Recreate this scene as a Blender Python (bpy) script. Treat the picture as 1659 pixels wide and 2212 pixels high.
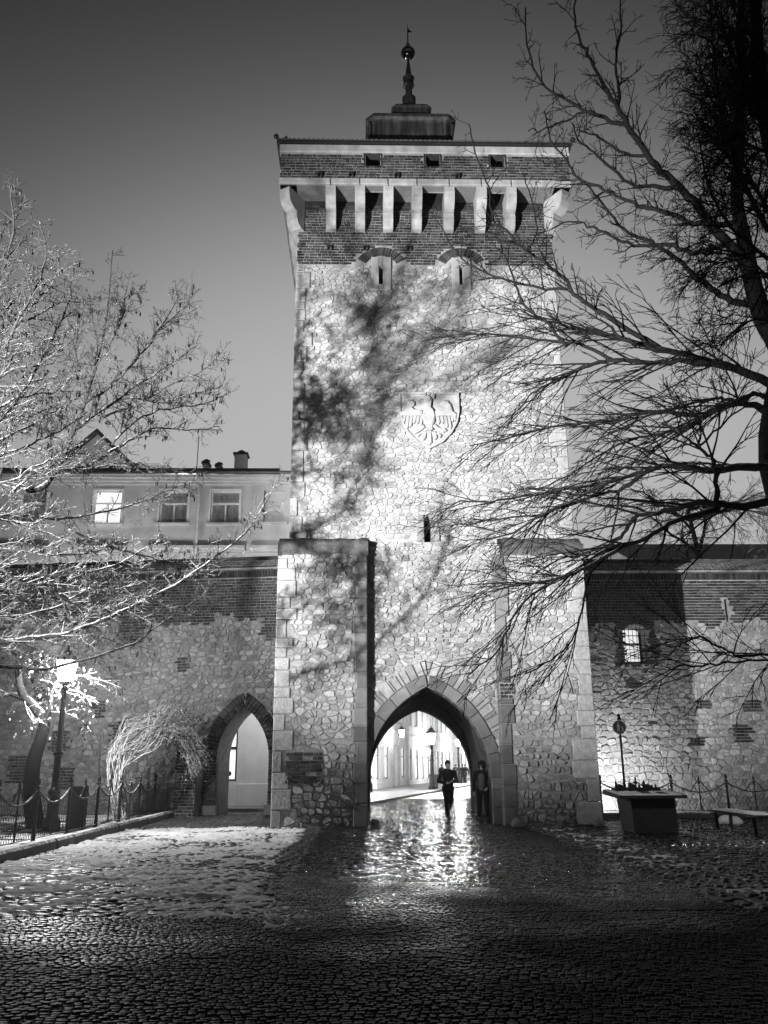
import bpy, bmesh, math, random
import numpy as np
from mathutils import Vector, Matrix
from mathutils.geometry import tessellate_polygon

for o in list(bpy.data.objects):
    bpy.data.objects.remove(o)
scene = bpy.context.scene
COL = scene.collection
R = math.radians

# ------------------------------------------------------------------ camera
CAM_H = 1.6
PITCH, YAW, ROLL = R(16.53), R(1.5), R(0.4)
FPX, PCX, PCY = 1850.0, 829.5, 1106.0          # focal length and centre on a 1659 x 2212 sheet
cam_data = bpy.data.cameras.new('camera')
cam = bpy.data.objects.new('camera', cam_data)
COL.objects.link(cam)
cam_data.sensor_fit = 'VERTICAL'
cam_data.sensor_height = 36.0
cam_data.lens = 36.0 * FPX / 2212.0
cam_data.clip_end = 3000.0
c_, s_ = math.cos(ROLL), math.sin(ROLL)
r0, u0 = Vector((1, 0, 0)), Vector((0, -math.sin(PITCH), math.cos(PITCH)))
fwd0 = Vector((0, math.cos(PITCH), math.sin(PITCH)))
rz = Matrix.Rotation(-YAW, 3, 'Z')
CR, CU, CF = rz @ (c_ * r0 - s_ * u0), rz @ (s_ * r0 + c_ * u0), rz @ fwd0
m3 = Matrix((CR, CU, -CF)).transposed()
cam.matrix_world = Matrix.Translation((0, 0, CAM_H)) @ m3.to_4x4()
scene.camera = cam

# ------------------------------------------------------------------ sky
world = bpy.data.worlds.new('World')
scene.world = world
world.use_nodes = True
wn, wl = world.node_tree.nodes, world.node_tree.links
wn.clear()
sky = wn.new('ShaderNodeTexSky')
sky.sky_type = 'NISHITA'
sky.sun_disc = False
SUN_EL, SUN_AZ = R(3.0), R(4.5)                # last glow low behind the tower
sky.sun_elevation = SUN_EL
sky.sun_rotation = SUN_AZ
sky.air_density, sky.dust_density, sky.ozone_density = 1.0, 8.0, 1.0
bw = wn.new('ShaderNodeRGBToBW')
bg = wn.new('ShaderNodeBackground')
bg.inputs['Strength'].default_value = 0.15
def wmath(op, a, b):                           # response of the black-and-white film to the sky's brightness
    q = wn.new('ShaderNodeMath')
    q.operation = op
    for k, x in enumerate((a, b)):
        if hasattr(x, 'links'):
            wl.new(x, q.inputs[k])
        else:
            q.inputs[k].default_value = x
    return q.outputs[0]
x4 = wmath('POWER', bw.outputs[0], 4.0)
film = wmath('MULTIPLY', wmath('DIVIDE', x4, wmath('ADD', x4, 1.25 ** 4)), 3.3)
wo = wn.new('ShaderNodeOutputWorld')
wl.new(sky.outputs[0], bw.inputs[0])
wl.new(film, bg.inputs['Color'])
wl.new(bg.outputs[0], wo.inputs['Surface'])

# weak last glow of the sun, very soft
sd = bpy.data.lights.new('sun', 'SUN')
sd.energy = 0.02
sd.angle = R(12)
so = bpy.data.objects.new('sun', sd)
COL.objects.link(so)
so.rotation_euler = (R(88), 0, R(180) - SUN_AZ)

# floodlight of the tower, on a mast left of the photographer
fl = bpy.data.lights.new('floodlight', 'SPOT')
fl.energy = 112000
fl.spot_size = R(52)
fl.spot_blend = 1.0
fl.shadow_soft_size = 0.14
flo = bpy.data.objects.new('floodlight', fl)
COL.objects.link(flo)
FLOOD = Vector((-12.2, 3.4, 3.2))
flo.location = FLOOD
flo.rotation_euler = (Vector((3.8, 25.4, 12.6)) - FLOOD).to_track_quat('-Z', 'Y').to_euler()

vs = scene.view_settings
vs.view_transform = 'Standard'
vs.look = 'None'
vs.exposure = 0.0
vs.gamma = 1.0
vs.use_curve_mapping = False
cy = scene.cycles
cy.use_denoising = True
cy.sample_clamp_indirect = 4.0
cy.max_bounces = 6
cy.diffuse_bounces = 3
cy.glossy_bounces = 3
cy.volume_bounces = 0
cy.caustics_reflective = False
cy.caustics_refractive = False

# ------------------------------------------------------------------ placing helpers
def ray(px, py):
    return CR * ((px - PCX) / FPX) + CU * ((PCY - py) / FPX) + CF

def at(px, py, Y):
    d = ray(px, py)
    t = Y / d.y
    return Vector((t * d.x, Y, CAM_H + t * d.z))

def hit(px, py, p0, n):
    d = ray(px, py)
    o = Vector((0, 0, CAM_H))
    return o + d * ((Vector(p0) - o).dot(n) / d.dot(n))

# ------------------------------------------------------------------ mesh helpers
OFF = {}

def put(name, me, parent=None, loc=(0, 0, 0), mat=None):
    """link a mesh (or an Empty when me is None); loc is in the frame of the topmost parent's coordinates"""
    o = bpy.data.objects.new(name, me)
    COL.objects.link(o)
    loc = Vector(loc)
    if parent is not None:
        o.parent = parent
        o.location = loc - OFF[parent.name]
    else:
        o.location = loc
    OFF[o.name] = loc
    if mat is not None and me is not None and not me.materials:
        me.materials.append(mat)
    return o

def tag(o, label, cat, group=None):
    o['label'] = label
    o['category'] = cat
    if group:
        o['group'] = group
    return o

def thing(name, loc, label, cat, group=None, rot=0.0, local=False):
    o = bpy.data.objects.new(name, None)
    COL.objects.link(o)
    o.location = loc
    o.rotation_euler = (0, 0, rot)
    o.empty_display_size = 0.3
    OFF[o.name] = Vector((0, 0, 0)) if local else Vector(loc)
    return tag(o, label, cat, group)

def kind(o, k):
    o['kind'] = k
    return o

class G:
    def __init__(s):
        s.v, s.f, s.t = [], [], []
    def add(s, vs_, fs, t=.5):
        o = len(s.v)
        s.v.extend(vs_)
        for f in fs:
            s.f.append([i + o for i in f])
        s.t.extend([t] * len(fs))
        return s
    def box(s, x0, x1, y0, y1, z0, z1, t=.5):
        vs_ = [(x0, y0, z0), (x1, y0, z0), (x1, y1, z0), (x0, y1, z0), (x0, y0, z1), (x1, y0, z1), (x1, y1, z1), (x0, y1, z1)]
        return s.add(vs_, [(0, 3, 2, 1), (4, 5, 6, 7), (0, 1, 5, 4), (1, 2, 6, 5), (2, 3, 7, 6), (3, 0, 4, 7)], t)
    def bbox(s, x0, x1, y0, y1, z0, z1, b=.01, t=.5):
        """box with chamfered front edges and top edges"""
        vs_ = []
        for (ix, iz, y) in ((0, 0, y1), (0, 0, y0 + b), (b, b, y0)):
            vs_ += [(x0 + ix, y, z0 + iz), (x1 - ix, y, z0 + iz), (x1 - ix, y, z1 - iz), (x0 + ix, y, z1 - iz)]
        fs = [(3, 2, 1, 0), (8, 9, 10, 11)]
        for k in (0, 4):
            for i in range(4):
                j = (i + 1) % 4
                fs.append((k + i, k + j, k + 4 + j, k + 4 + i))
        return s.add(vs_, fs, t)
    def prism(s, poly, a0, a1, axis='y', t=.5):
        """extrude a 2-D polygon: axis y -> (x,z) poly, axis x -> (y,z) poly, axis z -> (x,y) poly"""
        n = len(poly)
        def P(p, a):
            return (p[0], a, p[1]) if axis == 'y' else ((a, p[0], p[1]) if axis == 'x' else (p[0], p[1], a))
        vs_ = [P(p, a0) for p in poly] + [P(p, a1) for p in poly]
        fs = [list(range(n)), list(range(2 * n - 1, n - 1, -1))]
        for i in range(n):
            j = (i + 1) % n
            fs.append((j, i, n + i, n + j))
        return s.add(vs_, fs, t)
    def tube(s, pts, rad, n=6, t=.5, cap=True):
        pts = [Vector(p) for p in pts]
        m = len(pts)
        if not hasattr(rad, '__len__'):
            rad = [rad] * m
        vs_, fs = [], []
        ref = None
        for i in range(m):
            a, b = pts[max(i - 1, 0)], pts[min(i + 1, m - 1)]
            tg = b - a
            if tg.length < 1e-9:
                tg = Vector((0, 0, 1))
            tg.normalize()
            if ref is None:
                ref = Vector((0, 0, 1)) if abs(tg.z) < .9 else Vector((1, 0, 0))
            nx = ref - tg * ref.dot(tg)
            if nx.length < 1e-6:
                nx = tg.orthogonal()
            nx.normalize()
            ny = tg.cross(nx)
            ref = nx
            r = rad[i]
            p = pts[i]
            for k in range(n):
                a_ = 2 * math.pi * k / n
                q = p + nx * (math.cos(a_) * r) + ny * (math.sin(a_) * r)
                vs_.append((q.x, q.y, q.z))
        for i in range(m - 1):
            for k in range(n):
                k2 = (k + 1) % n
                fs.append((i * n + k, i * n + k2, (i + 1) * n + k2, (i + 1) * n + k))
        if cap and n > 3:
            fs.append(list(range(n - 1, -1, -1)))
            fs.append(list(range((m - 1) * n, m * n)))
        return s.add(vs_, fs, t)
    def lathe(s, prof, c=(0, 0, 0), n=16, t=.5, sq=None):
        """revolve (radius, z); sq: optional function angle -> radial factor"""
        vs_, fs = [], []
        for (r, z) in prof:
            for k in range(n):
                a = 2 * math.pi * (k + .5) / n
                q = sq(a) if sq else 1.0
                vs_.append((c[0] + math.cos(a) * r * q, c[1] + math.sin(a) * r * q, c[2] + z))
        for i in range(len(prof) - 1):
            for k in range(n):
                k2 = (k + 1) % n
                fs.append((i * n + k, i * n + k2, (i + 1) * n + k2, (i + 1) * n + k))
        fs.append(list(range(n - 1, -1, -1)))
        fs.append(list(range((len(prof) - 1) * n, len(prof) * n)))
        return s.add(vs_, fs, t)
    def ball(s, c, r, n=12, m=8, t=.5, sc=(1, 1, 1)):
        prof = [(math.sin(math.pi * i / m) * r, -math.cos(math.pi * i / m) * r) for i in range(m + 1)]
        prof[0] = (r * .02, -r)
        prof[-1] = (r * .02, r)
        g = G().lathe(prof, (0, 0, 0), n)
        return s.add([(c[0] + x * sc[0], c[1] + y * sc[1], c[2] + z * sc[2]) for x, y, z in g.v], g.f, t)
    def sheet(s, outer, holes, y, t=.5, reveal=None, depth=0.0, back=False, flip=False):
        """a wall sheet in the xz plane facing -y, with holes; holes get reveals of the given depth"""
        loops = [[Vector((p[0], p[1], 0)) for p in outer]] + [[Vector((p[0], p[1], 0)) for p in h] for h in holes]
        flat = [p for l in loops for p in l]
        tri = tessellate_polygon(loops)
        vs_ = [(p.x, y, p.y) for p in flat]
        fs = []
        for a, b, c in tri:
            A, B, C = flat[a], flat[b], flat[c]
            cr = (B.x - A.x) * (C.y - A.y) - (B.y - A.y) * (C.x - A.x)
            if abs(cr) < 1e-12:
                continue
            f = (a, b, c) if cr > 0 else (a, c, b)
            fs.append(f[::-1] if flip else f)
        s.add(vs_, fs, t)
        if depth:
            for h in holes:
                n = len(h)
                vs_ = [(p[0], y, p[1]) for p in h] + [(p[0], y + depth, p[1]) for p in h]
                ar = sum(h[i][0] * h[(i + 1) % n][1] - h[(i + 1) % n][0] * h[i][1] for i in range(n))
                fs = []
                for i in range(n):
                    j = (i + 1) % n
                    f = (i, j, n + j, n + i)
                    fs.append(f if ar > 0 else f[::-1])
                if back:
                    fs.append(list(range(n, 2 * n)) if ar > 0 else list(range(2 * n - 1, n - 1, -1)))
                s.add(vs_, fs, t)
        return s
    def mesh(s, name, smooth=False, origin=(0, 0, 0)):
        me = bpy.data.meshes.new(name)
        ox, oy, oz = origin
        me.from_pydata([(x - ox, y - oy, z - oz) for x, y, z in s.v], [], s.f)
        at_ = me.attributes.new('tone', 'FLOAT', 'FACE')
        at_.data.foreach_set('value', s.t)
        if smooth:
            me.polygons.foreach_set('use_smooth', [True] * len(me.polygons))
        me.update()
        return me
    def centre(s):
        xs, ys, zs = zip(*s.v)
        return Vector(((min(xs) + max(xs)) / 2, (min(ys) + max(ys)) / 2, min(zs)))
    def build(s, name, mat, parent=None, smooth=False, loc=None):
        c = Vector(loc) if loc is not None else s.centre()
        return put(name, s.mesh(name, smooth, c), parent, c, mat)

def np_mesh(name, V, F, tone=None, smooth=False):
    """fast mesh from numpy arrays of vertices and quads"""
    me = bpy.data.meshes.new(name)
    me.vertices.add(len(V))
    me.vertices.foreach_set('co', np.asarray(V, np.float32).ravel())
    nf, k = F.shape
    me.loops.add(nf * k)
    me.loops.foreach_set('vertex_index', F.astype(np.int32).ravel())
    me.polygons.add(nf)
    me.polygons.foreach_set('loop_start', np.arange(0, nf * k, k, dtype=np.int32))
    me.polygons.foreach_set('loop_total', np.full(nf, k, np.int32))
    if smooth:
        me.polygons.foreach_set('use_smooth', np.ones(nf, bool))
    me.update(calc_edges=True)
    if tone is not None:
        a = me.attributes.new('tone', 'FLOAT', 'FACE')
        a.data.foreach_set('value', np.asarray(tone, np.float32))
    return me

# ------------------------------------------------------------------ materials (black-and-white place: greys only)
def mat(name, base, rough=.8, var=.0, noise=(8.0, .3), bump=(0, 0), spec=.4, snow=None, metal=0.0, fine=None, streak=None, wet=None):
    """base grey; var: spread by face tone; noise (scale, amount); bump (scale, strength);
    snow (threshold, softness): white cover on upward faces; fine (scale, amount): a second finer mottling"""
    m = bpy.data.materials.new(name)
    m.use_nodes = True
    n, l = m.node_tree.nodes, m.node_tree.links
    b = n['Principled BSDF']
    geo = n.new('ShaderNodeNewGeometry')
    def math_(op, a, c, d=None):
        q = n.new('ShaderNodeMath')
        q.operation = op
        for i, x in enumerate((a, c, d)):
            if x is None:
                continue
            if hasattr(x, 'is_linked') or hasattr(x, 'links'):
                l.new(x, q.inputs[i])
            else:
                q.inputs[i].default_value = x
        return q.outputs[0]
    att = n.new('ShaderNodeAttribute')
    att.attribute_name = 'tone'
    v = math_('MULTIPLY_ADD', att.outputs['Fac'], 2 * var, 1 - var)
    v = math_('MULTIPLY', v, base)
    def noise_(scale, detail=4.0):
        t = n.new('ShaderNodeTexNoise')
        t.inputs['Scale'].default_value = scale
        t.inputs['Detail'].default_value = detail
        l.new(geo.outputs['Position'], t.inputs['Vector'])
        return t.outputs['Fac']
    nz = None
    if noise[1]:
        nz = noise_(noise[0])
        k = math_('MULTIPLY_ADD', nz, 4 * noise[1], 1 - 2 * noise[1])
        k = math_('MAXIMUM', k, .08)
        v = math_('MULTIPLY', v, k)
    if fine:
        k = math_('MULTIPLY_ADD', noise_(fine[0], 3.0), 4 * fine[1], 1 - 2 * fine[1])
        k = math_('MAXIMUM', k, .1)
        v = math_('MULTIPLY', v, k)
    if streak:
        mp = n.new('ShaderNodeMapping')
        mp.inputs['Scale'].default_value = (1, 1, .08)
        l.new(geo.outputs['Position'], mp.inputs['Vector'])
        t = n.new('ShaderNodeTexNoise')
        t.inputs['Scale'].default_value = streak[0]
        t.inputs['Detail'].default_value = 5
        l.new(mp.outputs[0], t.inputs['Vector'])
        k = math_('MULTIPLY_ADD', t.outputs['Fac'], 4 * streak[1], 1 - 2 * streak[1])
        k = math_('MAXIMUM', k, .1)
        v = math_('MULTIPLY', v, k)
    rg = rough
    if snow:
        sp = n.new('ShaderNodeSeparateXYZ')
        l.new(geo.outputs['Normal'], sp.inputs[0])
        a = math_('SUBTRACT', sp.outputs['Z'], snow[0])
        a = math_('DIVIDE', a, snow[1])
        a = math_('ADD', a, math_('MULTIPLY_ADD', noise_(9.0), 3.0, -1.5))
        cl = n.new('ShaderNodeClamp')
        l.new(a, cl.inputs[0])
        f = cl.outputs[0]
        v = math_('ADD', math_('MULTIPLY', v, math_('SUBTRACT', 1.0, f)), math_('MULTIPLY', f, .8))
        rgn = math_('MULTIPLY_ADD', f, .95 - rough, rough)
        l.new(rgn, b.inputs['Roughness'])
    else:
        b.inputs['Roughness'].default_value = rough
    if wet:                                    # (scale, low, high): wet and drying patches
        sy = n.new('ShaderNodeSeparateXYZ')    # the ground is wettest towards the gate and dries out towards the square
        l.new(geo.outputs['Position'], sy.inputs[0])
        far = math_('MULTIPLY_ADD', sy.outputs['Y'], -.16, 2.35)
        q = math_('ADD', math_('MULTIPLY_ADD', noise_(wet[0], 5.0), 2.4, -1.2), far)
        cl = n.new('ShaderNodeClamp')
        l.new(q, cl.inputs[0])
        l.new(math_('MULTIPLY_ADD', cl.outputs[0], wet[2] - wet[1], wet[1]), b.inputs['Roughness'])
        l.new(math_('MULTIPLY_ADD', cl.outputs[0], .05 - spec, spec), b.inputs['Specular IOR Level'])
    l.new(v, b.inputs['Base Color'])
    b.inputs['Specular IOR Level'].default_value = spec
    b.inputs['Metallic'].default_value = metal
    if bump[1]:
        bp = n.new('ShaderNodeBump')
        bp.inputs['Strength'].default_value = bump[1]
        bp.inputs['Distance'].default_value = .03
        l.new(noise_(bump[0], 6.0), bp.inputs['Height'])
        l.new(bp.outputs[0], b.inputs['Normal'])
    return m

def emit(name, strength, base=.8):
    m = bpy.data.materials.new(name)
    m.use_nodes = True
    b = m.node_tree.nodes['Principled BSDF']
    b.inputs['Base Color'].default_value = (base, base, base, 1)
    b.inputs['Emission Color'].default_value = (1, 1, 1, 1)
    b.inputs['Emission Strength'].default_value = strength
    b.inputs['Roughness'].default_value = .4
    return m

M = dict(
    stone=mat('limestone', .33, .85, .30, (7.0, .22), (16, .8), .3, fine=(30, .22), streak=(1.1, .2)),
    stone_low=mat('weathered_limestone', .30, .85, .40, (3.5, .3), (15, .9), .3, fine=(28, .25), streak=(.9, .25)),
    mortar=mat('lime_mortar', .30, .95, 0, (6.0, .3), (45, .5), .2, fine=(50, .2)),
    mortar_old=mat('old_mortar', .235, .95, 0, (4.0, .4), (40, .6), .2, fine=(40, .25)),
    ashlar=mat('sandstone_ashlar', .165, .85, .5, (4.0, .22), (30, .3), .3, fine=(60, .12)),
    pale=mat('pale_dressed_stone', .33, .8, .25, (3.0, .22), (30, .25), .3, streak=(4.0, .22)),
    crest=mat('crest_stone', .31, .85, .2, (4.0, .22), (24, .4), .3, fine=(40, .15)),
    brick=mat('gothic_brick', .05, .9, .6, (7.0, .25), (40, .4), .2, fine=(70, .2)),
    brick_mortar=mat('brick_mortar', .30, .95, 0, (5.0, .32), (60, .3), .2, fine=(50, .2)),
    dark_cap=mat('blackened_stone', .075, .9, .3, (4.0, .5), (14, 1.0), .3, fine=(26, .4)),
    void=mat('painted_interior_shade', .02, .95, 0, (3.0, .2)),  # near-black colour standing in for the shade inside openings
    vault=mat('dark_vault_stone', .075, .9, .4, (3.0, .35), (10, .8), .3, fine=(20, .3)),  # dark stone tone over the whole passage
    plaster=mat('pale_plaster', .5, .9, .1, (1.5, .12), (30, .08), .3, streak=(2.0, .1)),
    plaster2=mat('street_plaster', .55, .9, .3, (.8, .12), (20, .05), .3),
    white=mat('white_paint', .72, .6, .1, (4.0, .06)),
    snow=mat('snow', .74, .95, .1, (3.0, .14), (60, .35), .2, fine=(24, .12)),
    copper=mat('weathered_copper', .10, .5, .3, (2.5, .3), (8, .15), .5, metal=.4, streak=(7.0, .65)),
    gold=mat('gilded_ball', .35, .16, 0, (3.0, .1), metal=1.0),
    iron=mat('black_iron', .018, .5, 0, (9.0, .3), spec=.5, snow=(.62, .3)),
    iron_bare=mat('dark_iron', .02, .45, 0, (9.0, .3), spec=.5),
    tile=mat('clay_roof_tile', .10, .85, .4, (6.0, .3), (30, .3), .3, snow=(.55, .5)),
    roofing=mat('sheet_metal_roof', .05, .6, .2, (2.0, .3), snow=(.4, .3)),
    snowroof=mat('snowy_roof', .55, .9, .1, (1.2, .2), (20, .3), .2),
    sett=mat('wet_stone_sett', .011, .24, .6, (5.0, .35), (60, .4), .42, fine=(60, .25), wet=(.5, .11, .62)),
    joint=mat('wet_joint_dirt', .010, .6, 0, (10.0, .35), (60, .5), .5),
    cobble=mat('dark_cobble', .055, .5, .5, (10.0, .35), (50, .4), .5, fine=(40, .25)),
    earth=mat('frozen_earth', .03, .8, 0, (6.0, .4), (25, .8), .3),
    kerb=mat('granite_kerb', .07, .7, .3, (9.0, .3), (50, .3), .4, snow=(.6, .3)),
    bark=mat('dark_bark', .012, .9, .2, (12.0, .4), (30, .8), .2, snow=(.60, .3)),
    bark_snow=mat('snow_laden_bark', .035, .9, .2, (14.0, .4), (30, .8), .2, snow=(.40, .35)),
    twig=mat('bare_twig', .010, .9, .2, (10.0, .3), (0, 0), .1, snow=(.80, .25)),
    cane=mat('frosted_cane', .08, .9, .3, (14.0, .4), (0, 0), .2, snow=(-.15, .4)),
    leaf=mat('withered_snowy_leaf', .10, .8, .4, (20.0, .3), (0, 0), .2, snow=(.15, .4)),
    seed=mat('dry_catkin', .03, .9, .3, (20.0, .2)),
    cloth=mat('black_cloth', .012, .9, .2, (20.0, .3), (60, .3), .2),
    cloth2=mat('charcoal_cloth', .022, .9, .2, (20.0, .3), (60, .3), .2),
    jumper=mat('grey_jumper', .12, .95, .1, (40.0, .2), (90, .3), .2),
    skin=mat('skin', .32, .6, 0, (20.0, .05)),
    shoe=mat('pale_shoe', .28, .6, 0, (20.0, .1)),
    wood=mat('dark_door_wood', .06, .7, .3, (6.0, .3), (20, .3), .3, streak=(6.0, .3)),
    glass=mat('window_glass', .03, .08, 0, (1.0, 0), spec=.6),
    curtain=mat('curtain_behind_glass', .6, .7, .3, (10.0, .2)),
    sign_dark=mat('sign_enamel', .04, .4, 0, (5.0, .1)),
    bronze=mat('bronze_model', .03, .45, 0, (9.0, .2), metal=.5, spec=.5),
    concrete=mat('plinth_granite', .05, .7, .1, (14.0, .3), (40, .2), .4),
)
M['lit'] = emit('lamp_glass', 60.0)
M['litwin'] = emit('lit_window', .85)
M['litsign'] = emit('lit_sign_panel', 6.0)

# ------------------------------------------------------------------ masonry helpers
def clip(poly, nx, nz, d):
    """keep the side nx*x+nz*z <= d"""
    out = []
    n = len(poly)
    for i in range(n):
        ax, az = poly[i]
        bx, bz = poly[(i + 1) % n]
        da, db = nx * ax + nz * az - d, nx * bx + nz * bz - d
        if da <= 0:
            out.append((ax, az))
        if (da < 0 < db) or (db < 0 < da):
            t = da / (da - db)
            out.append((ax + (bx - ax) * t, az + (bz - az) * t))
    return out

def rubble(x0, x1, z0, z1, ww, hh, rng, drop=None):
    """irregular stones laid roughly in courses: cells around jittered seeds"""
    k = ww / hh * .95
    seeds = []
    z = z0 - hh
    while z < z1 + hh:
        h = hh * rng.choice((.55, .75, .95, 1.1, 1.35, 1.6)) * rng.uniform(.9, 1.1)
        x = x0 - ww * rng.uniform(.5, 1.5)
        while x < x1 + ww:
            w = ww * rng.choice((.4, .6, .75, .9, 1, 1.15, 1.4, 1.8)) * rng.uniform(.85, 1.15)
            seeds.append((x + w / 2, (z + h / 2 + rng.uniform(-.34, .34) * h) * k))
            x += w
        z += h
    cell = ww * 1.1
    grid = {}
    for i, (x, y) in enumerate(seeds):
        grid.setdefault((int(x // cell), int(y // cell)), []).append(i)
    out = []
    for i, (x, y) in enumerate(seeds):
        if not (x0 < x < x1 and z0 * k < y < z1 * k):
            continue
        if drop and drop(x, y / k):
            continue
        B = ww * 1.7
        poly = [(max(x - B, x0), max(y - B, z0 * k)), (min(x + B, x1), max(y - B, z0 * k)),
                (min(x + B, x1), min(y + B, z1 * k)), (max(x - B, x0), min(y + B, z1 * k))]
        cx, cy_ = int(x // cell), int(y // cell)
        nb = []
        for a in range(-2, 3):
            for b in range(-2, 3):
                for j in grid.get((cx + a, cy_ + b), ()):
                    if j != i:
                        dx, dy = seeds[j][0] - x, seeds[j][1] - y
                        nb.append((dx * dx + dy * dy, dx, dy))
        nb.sort()
        rad2 = B * B * 2
        for d2, dx, dy in nb:
            if d2 > 4 * rad2:
                break
            d = math.sqrt(d2)
            poly = clip(poly, dx / d, dy / d, (dx * x + dy * y) / d + d / 2)
            if len(poly) < 3:
                break
            rad2 = max((px - x) ** 2 + (py - y) ** 2 for px, py in poly)
        if len(poly) >= 3:
            parts_ = [poly]
            if rng.random() < .28:             # some places are filled with two smaller stones
                a_ = rng.choice((0, math.pi / 2)) + rng.gauss(0, .3)
                nx_, nz_ = math.cos(a_), math.sin(a_)
                d_ = nx_ * x + nz_ * y + rng.uniform(-.2, .2) * ww * .4
                parts_ = [clip(poly, nx_, nz_, d_), clip(poly, -nx_, -nz_, -d_)]
            for q in parts_:
                if len(q) >= 3:
                    out.append([(px, py / k) for px, py in q])
    return out

def poly_area(p):
    return .5 * sum(p[i][0] * p[(i + 1) % len(p)][1] - p[(i + 1) % len(p)][0] * p[i][1] for i in range(len(p)))

def round_poly(p, gap, cut=.19):
    """cut the corners once and shrink by the half joint"""
    n = len(p)
    cx = sum(q[0] for q in p) / n
    cz = sum(q[1] for q in p) / n
    out = []
    for i in range(n):
        a, b = p[i], p[(i + 1) % n]
        if (a[0] - b[0]) ** 2 + (a[1] - b[1]) ** 2 < .0016:
            out.append(((a[0] + b[0]) / 2, (a[1] + b[1]) / 2))
            continue
        out.append((a[0] + (b[0] - a[0]) * cut, a[1] + (b[1] - a[1]) * cut))
        out.append((b[0] + (a[0] - b[0]) * cut, b[1] + (a[1] - b[1]) * cut))
    res = []
    jr = random.Random(int(cx * 9973 + cz * 7919))
    gap = gap * jr.choice((.4, .7, 1, 1, 1.5, 2.2))
    for x, z in out:
        d = math.hypot(x - cx, z - cz) + 1e-6
        f = max(.3, 1 - gap / d - jr.uniform(0, .09))
        res.append((cx + (x - cx) * f, cz + (z - cz) * f))
    return res

def stone_geo(g, poly, yb, yf, inset=.16, rng=random, tone=None, tilt=.012):
    n = len(poly)
    cx = sum(q[0] for q in poly) / n
    cz = sum(q[1] for q in poly) / n
    tx, tz = rng.uniform(-tilt, tilt), rng.uniform(-tilt, tilt)
    e = math.sqrt(abs(poly_area(poly)) + 1e-6)
    vs_ = [(x, yb, z) for x, z in poly]
    for x, z in poly:
        f = 1 - inset * rng.uniform(.7, 1.3)
        vs_.append((cx + (x - cx) * f, yf + (tx * (x - cx) + tz * (z - cz)) / e * 2 + rng.uniform(-.004, .004), cz + (z - cz) * f))
    fs = [list(range(n, 2 * n))]
    for i in range(n):
        j = (i + 1) % n
        fs.append((i, j, n + j, n + i))
    return g.add(vs_, fs, rng.random() if tone is None else tone)

EYE = Vector((0, 0, CAM_H))
def lay_stones(parent, polys, y, mat_, gap=.014, proud=.035, limit=300, rng=random, frame=None, inset=.07, name='stone', rest='rubble_masonry', tonef=None):
    """the stones that show largest are parts of their own, the rest one mass"""
    items = []
    for p in polys:
        a = poly_area(p)
        if a < .004:
            continue
        c = Vector((sum(q[0] for q in p) / len(p), y, sum(q[1] for q in p) / len(p)))
        w = frame @ c if frame is not None else c
        items.append((a / (w - EYE).length_squared, p))
    items.sort(key=lambda i: -i[0])
    mass = G()
    for k, (s_, p) in enumerate(items):
        q = round_poly(p, gap)
        pr = proud * rng.choice((.35, .6, .9, 1.1, 1.4, 1.9)) * rng.uniform(.85, 1.15)
        tone = min(1, max(0, rng.gauss(.5, .26)))
        if tonef:
            tone = tonef(q, tone)
        g = G() if k < limit else mass
        stone_geo(g, q, y + .02, y - pr, inset, rng, tone)
        if k < limit:
            g.build(name, mat_, parent)
    if mass.v:
        kind(mass.build(rest, mat_, parent), 'stuff')

BRICK_CACHE = {}
def brick_mesh(kindkey, w, h, d, tone, mat_):
    k = (kindkey, tone, mat_.name)
    if k not in BRICK_CACHE:
        g = G()
        c = .006
        g.add([(-w / 2, 0, -h / 2), (w / 2, 0, -h / 2), (w / 2, 0, h / 2), (-w / 2, 0, h / 2),
               (-w / 2 + c, -d, -h / 2 + c), (w / 2 - c, -d, -h / 2 + c), (w / 2 - c, -d, h / 2 - c), (-w / 2 + c, -d, h / 2 - c)],
              [(4, 5, 6, 7), (0, 1, 5, 4), (1, 2, 6, 5), (2, 3, 7, 6), (3, 0, 4, 7)], tone)
        me = g.mesh('brick')
        me.materials.append(mat_)
        BRICK_CACHE[k] = me
    return BRICK_CACHE[k]

def brick_rows(x0, x1, z0, z1, keep=None, rng=random, L=.265, Hd=.125, H=.088, joint=.018):
    """courses of alternating stretchers and headers"""
    out = []
    z, row = z0, 0
    while z + H <= z1 + .01:
        x = x0 - rng.uniform(0, .25)
        st = rng.random() < .5
        while x < x1:
            w = L if st else Hd
            if rng.random() < .12:
                w *= rng.uniform(.6, .9)
            a, b = max(x, x0), min(x + w, x1)
            if b - a > .05 and (keep is None or keep((a + b) / 2, z + H / 2)):
                out.append((a, b, z + rng.uniform(-.003, .003), H * rng.uniform(.92, 1.05)))
            x += w + joint
            st = not st if rng.random() < .85 else st
        z += H + joint
        row += 1
    return out

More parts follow.
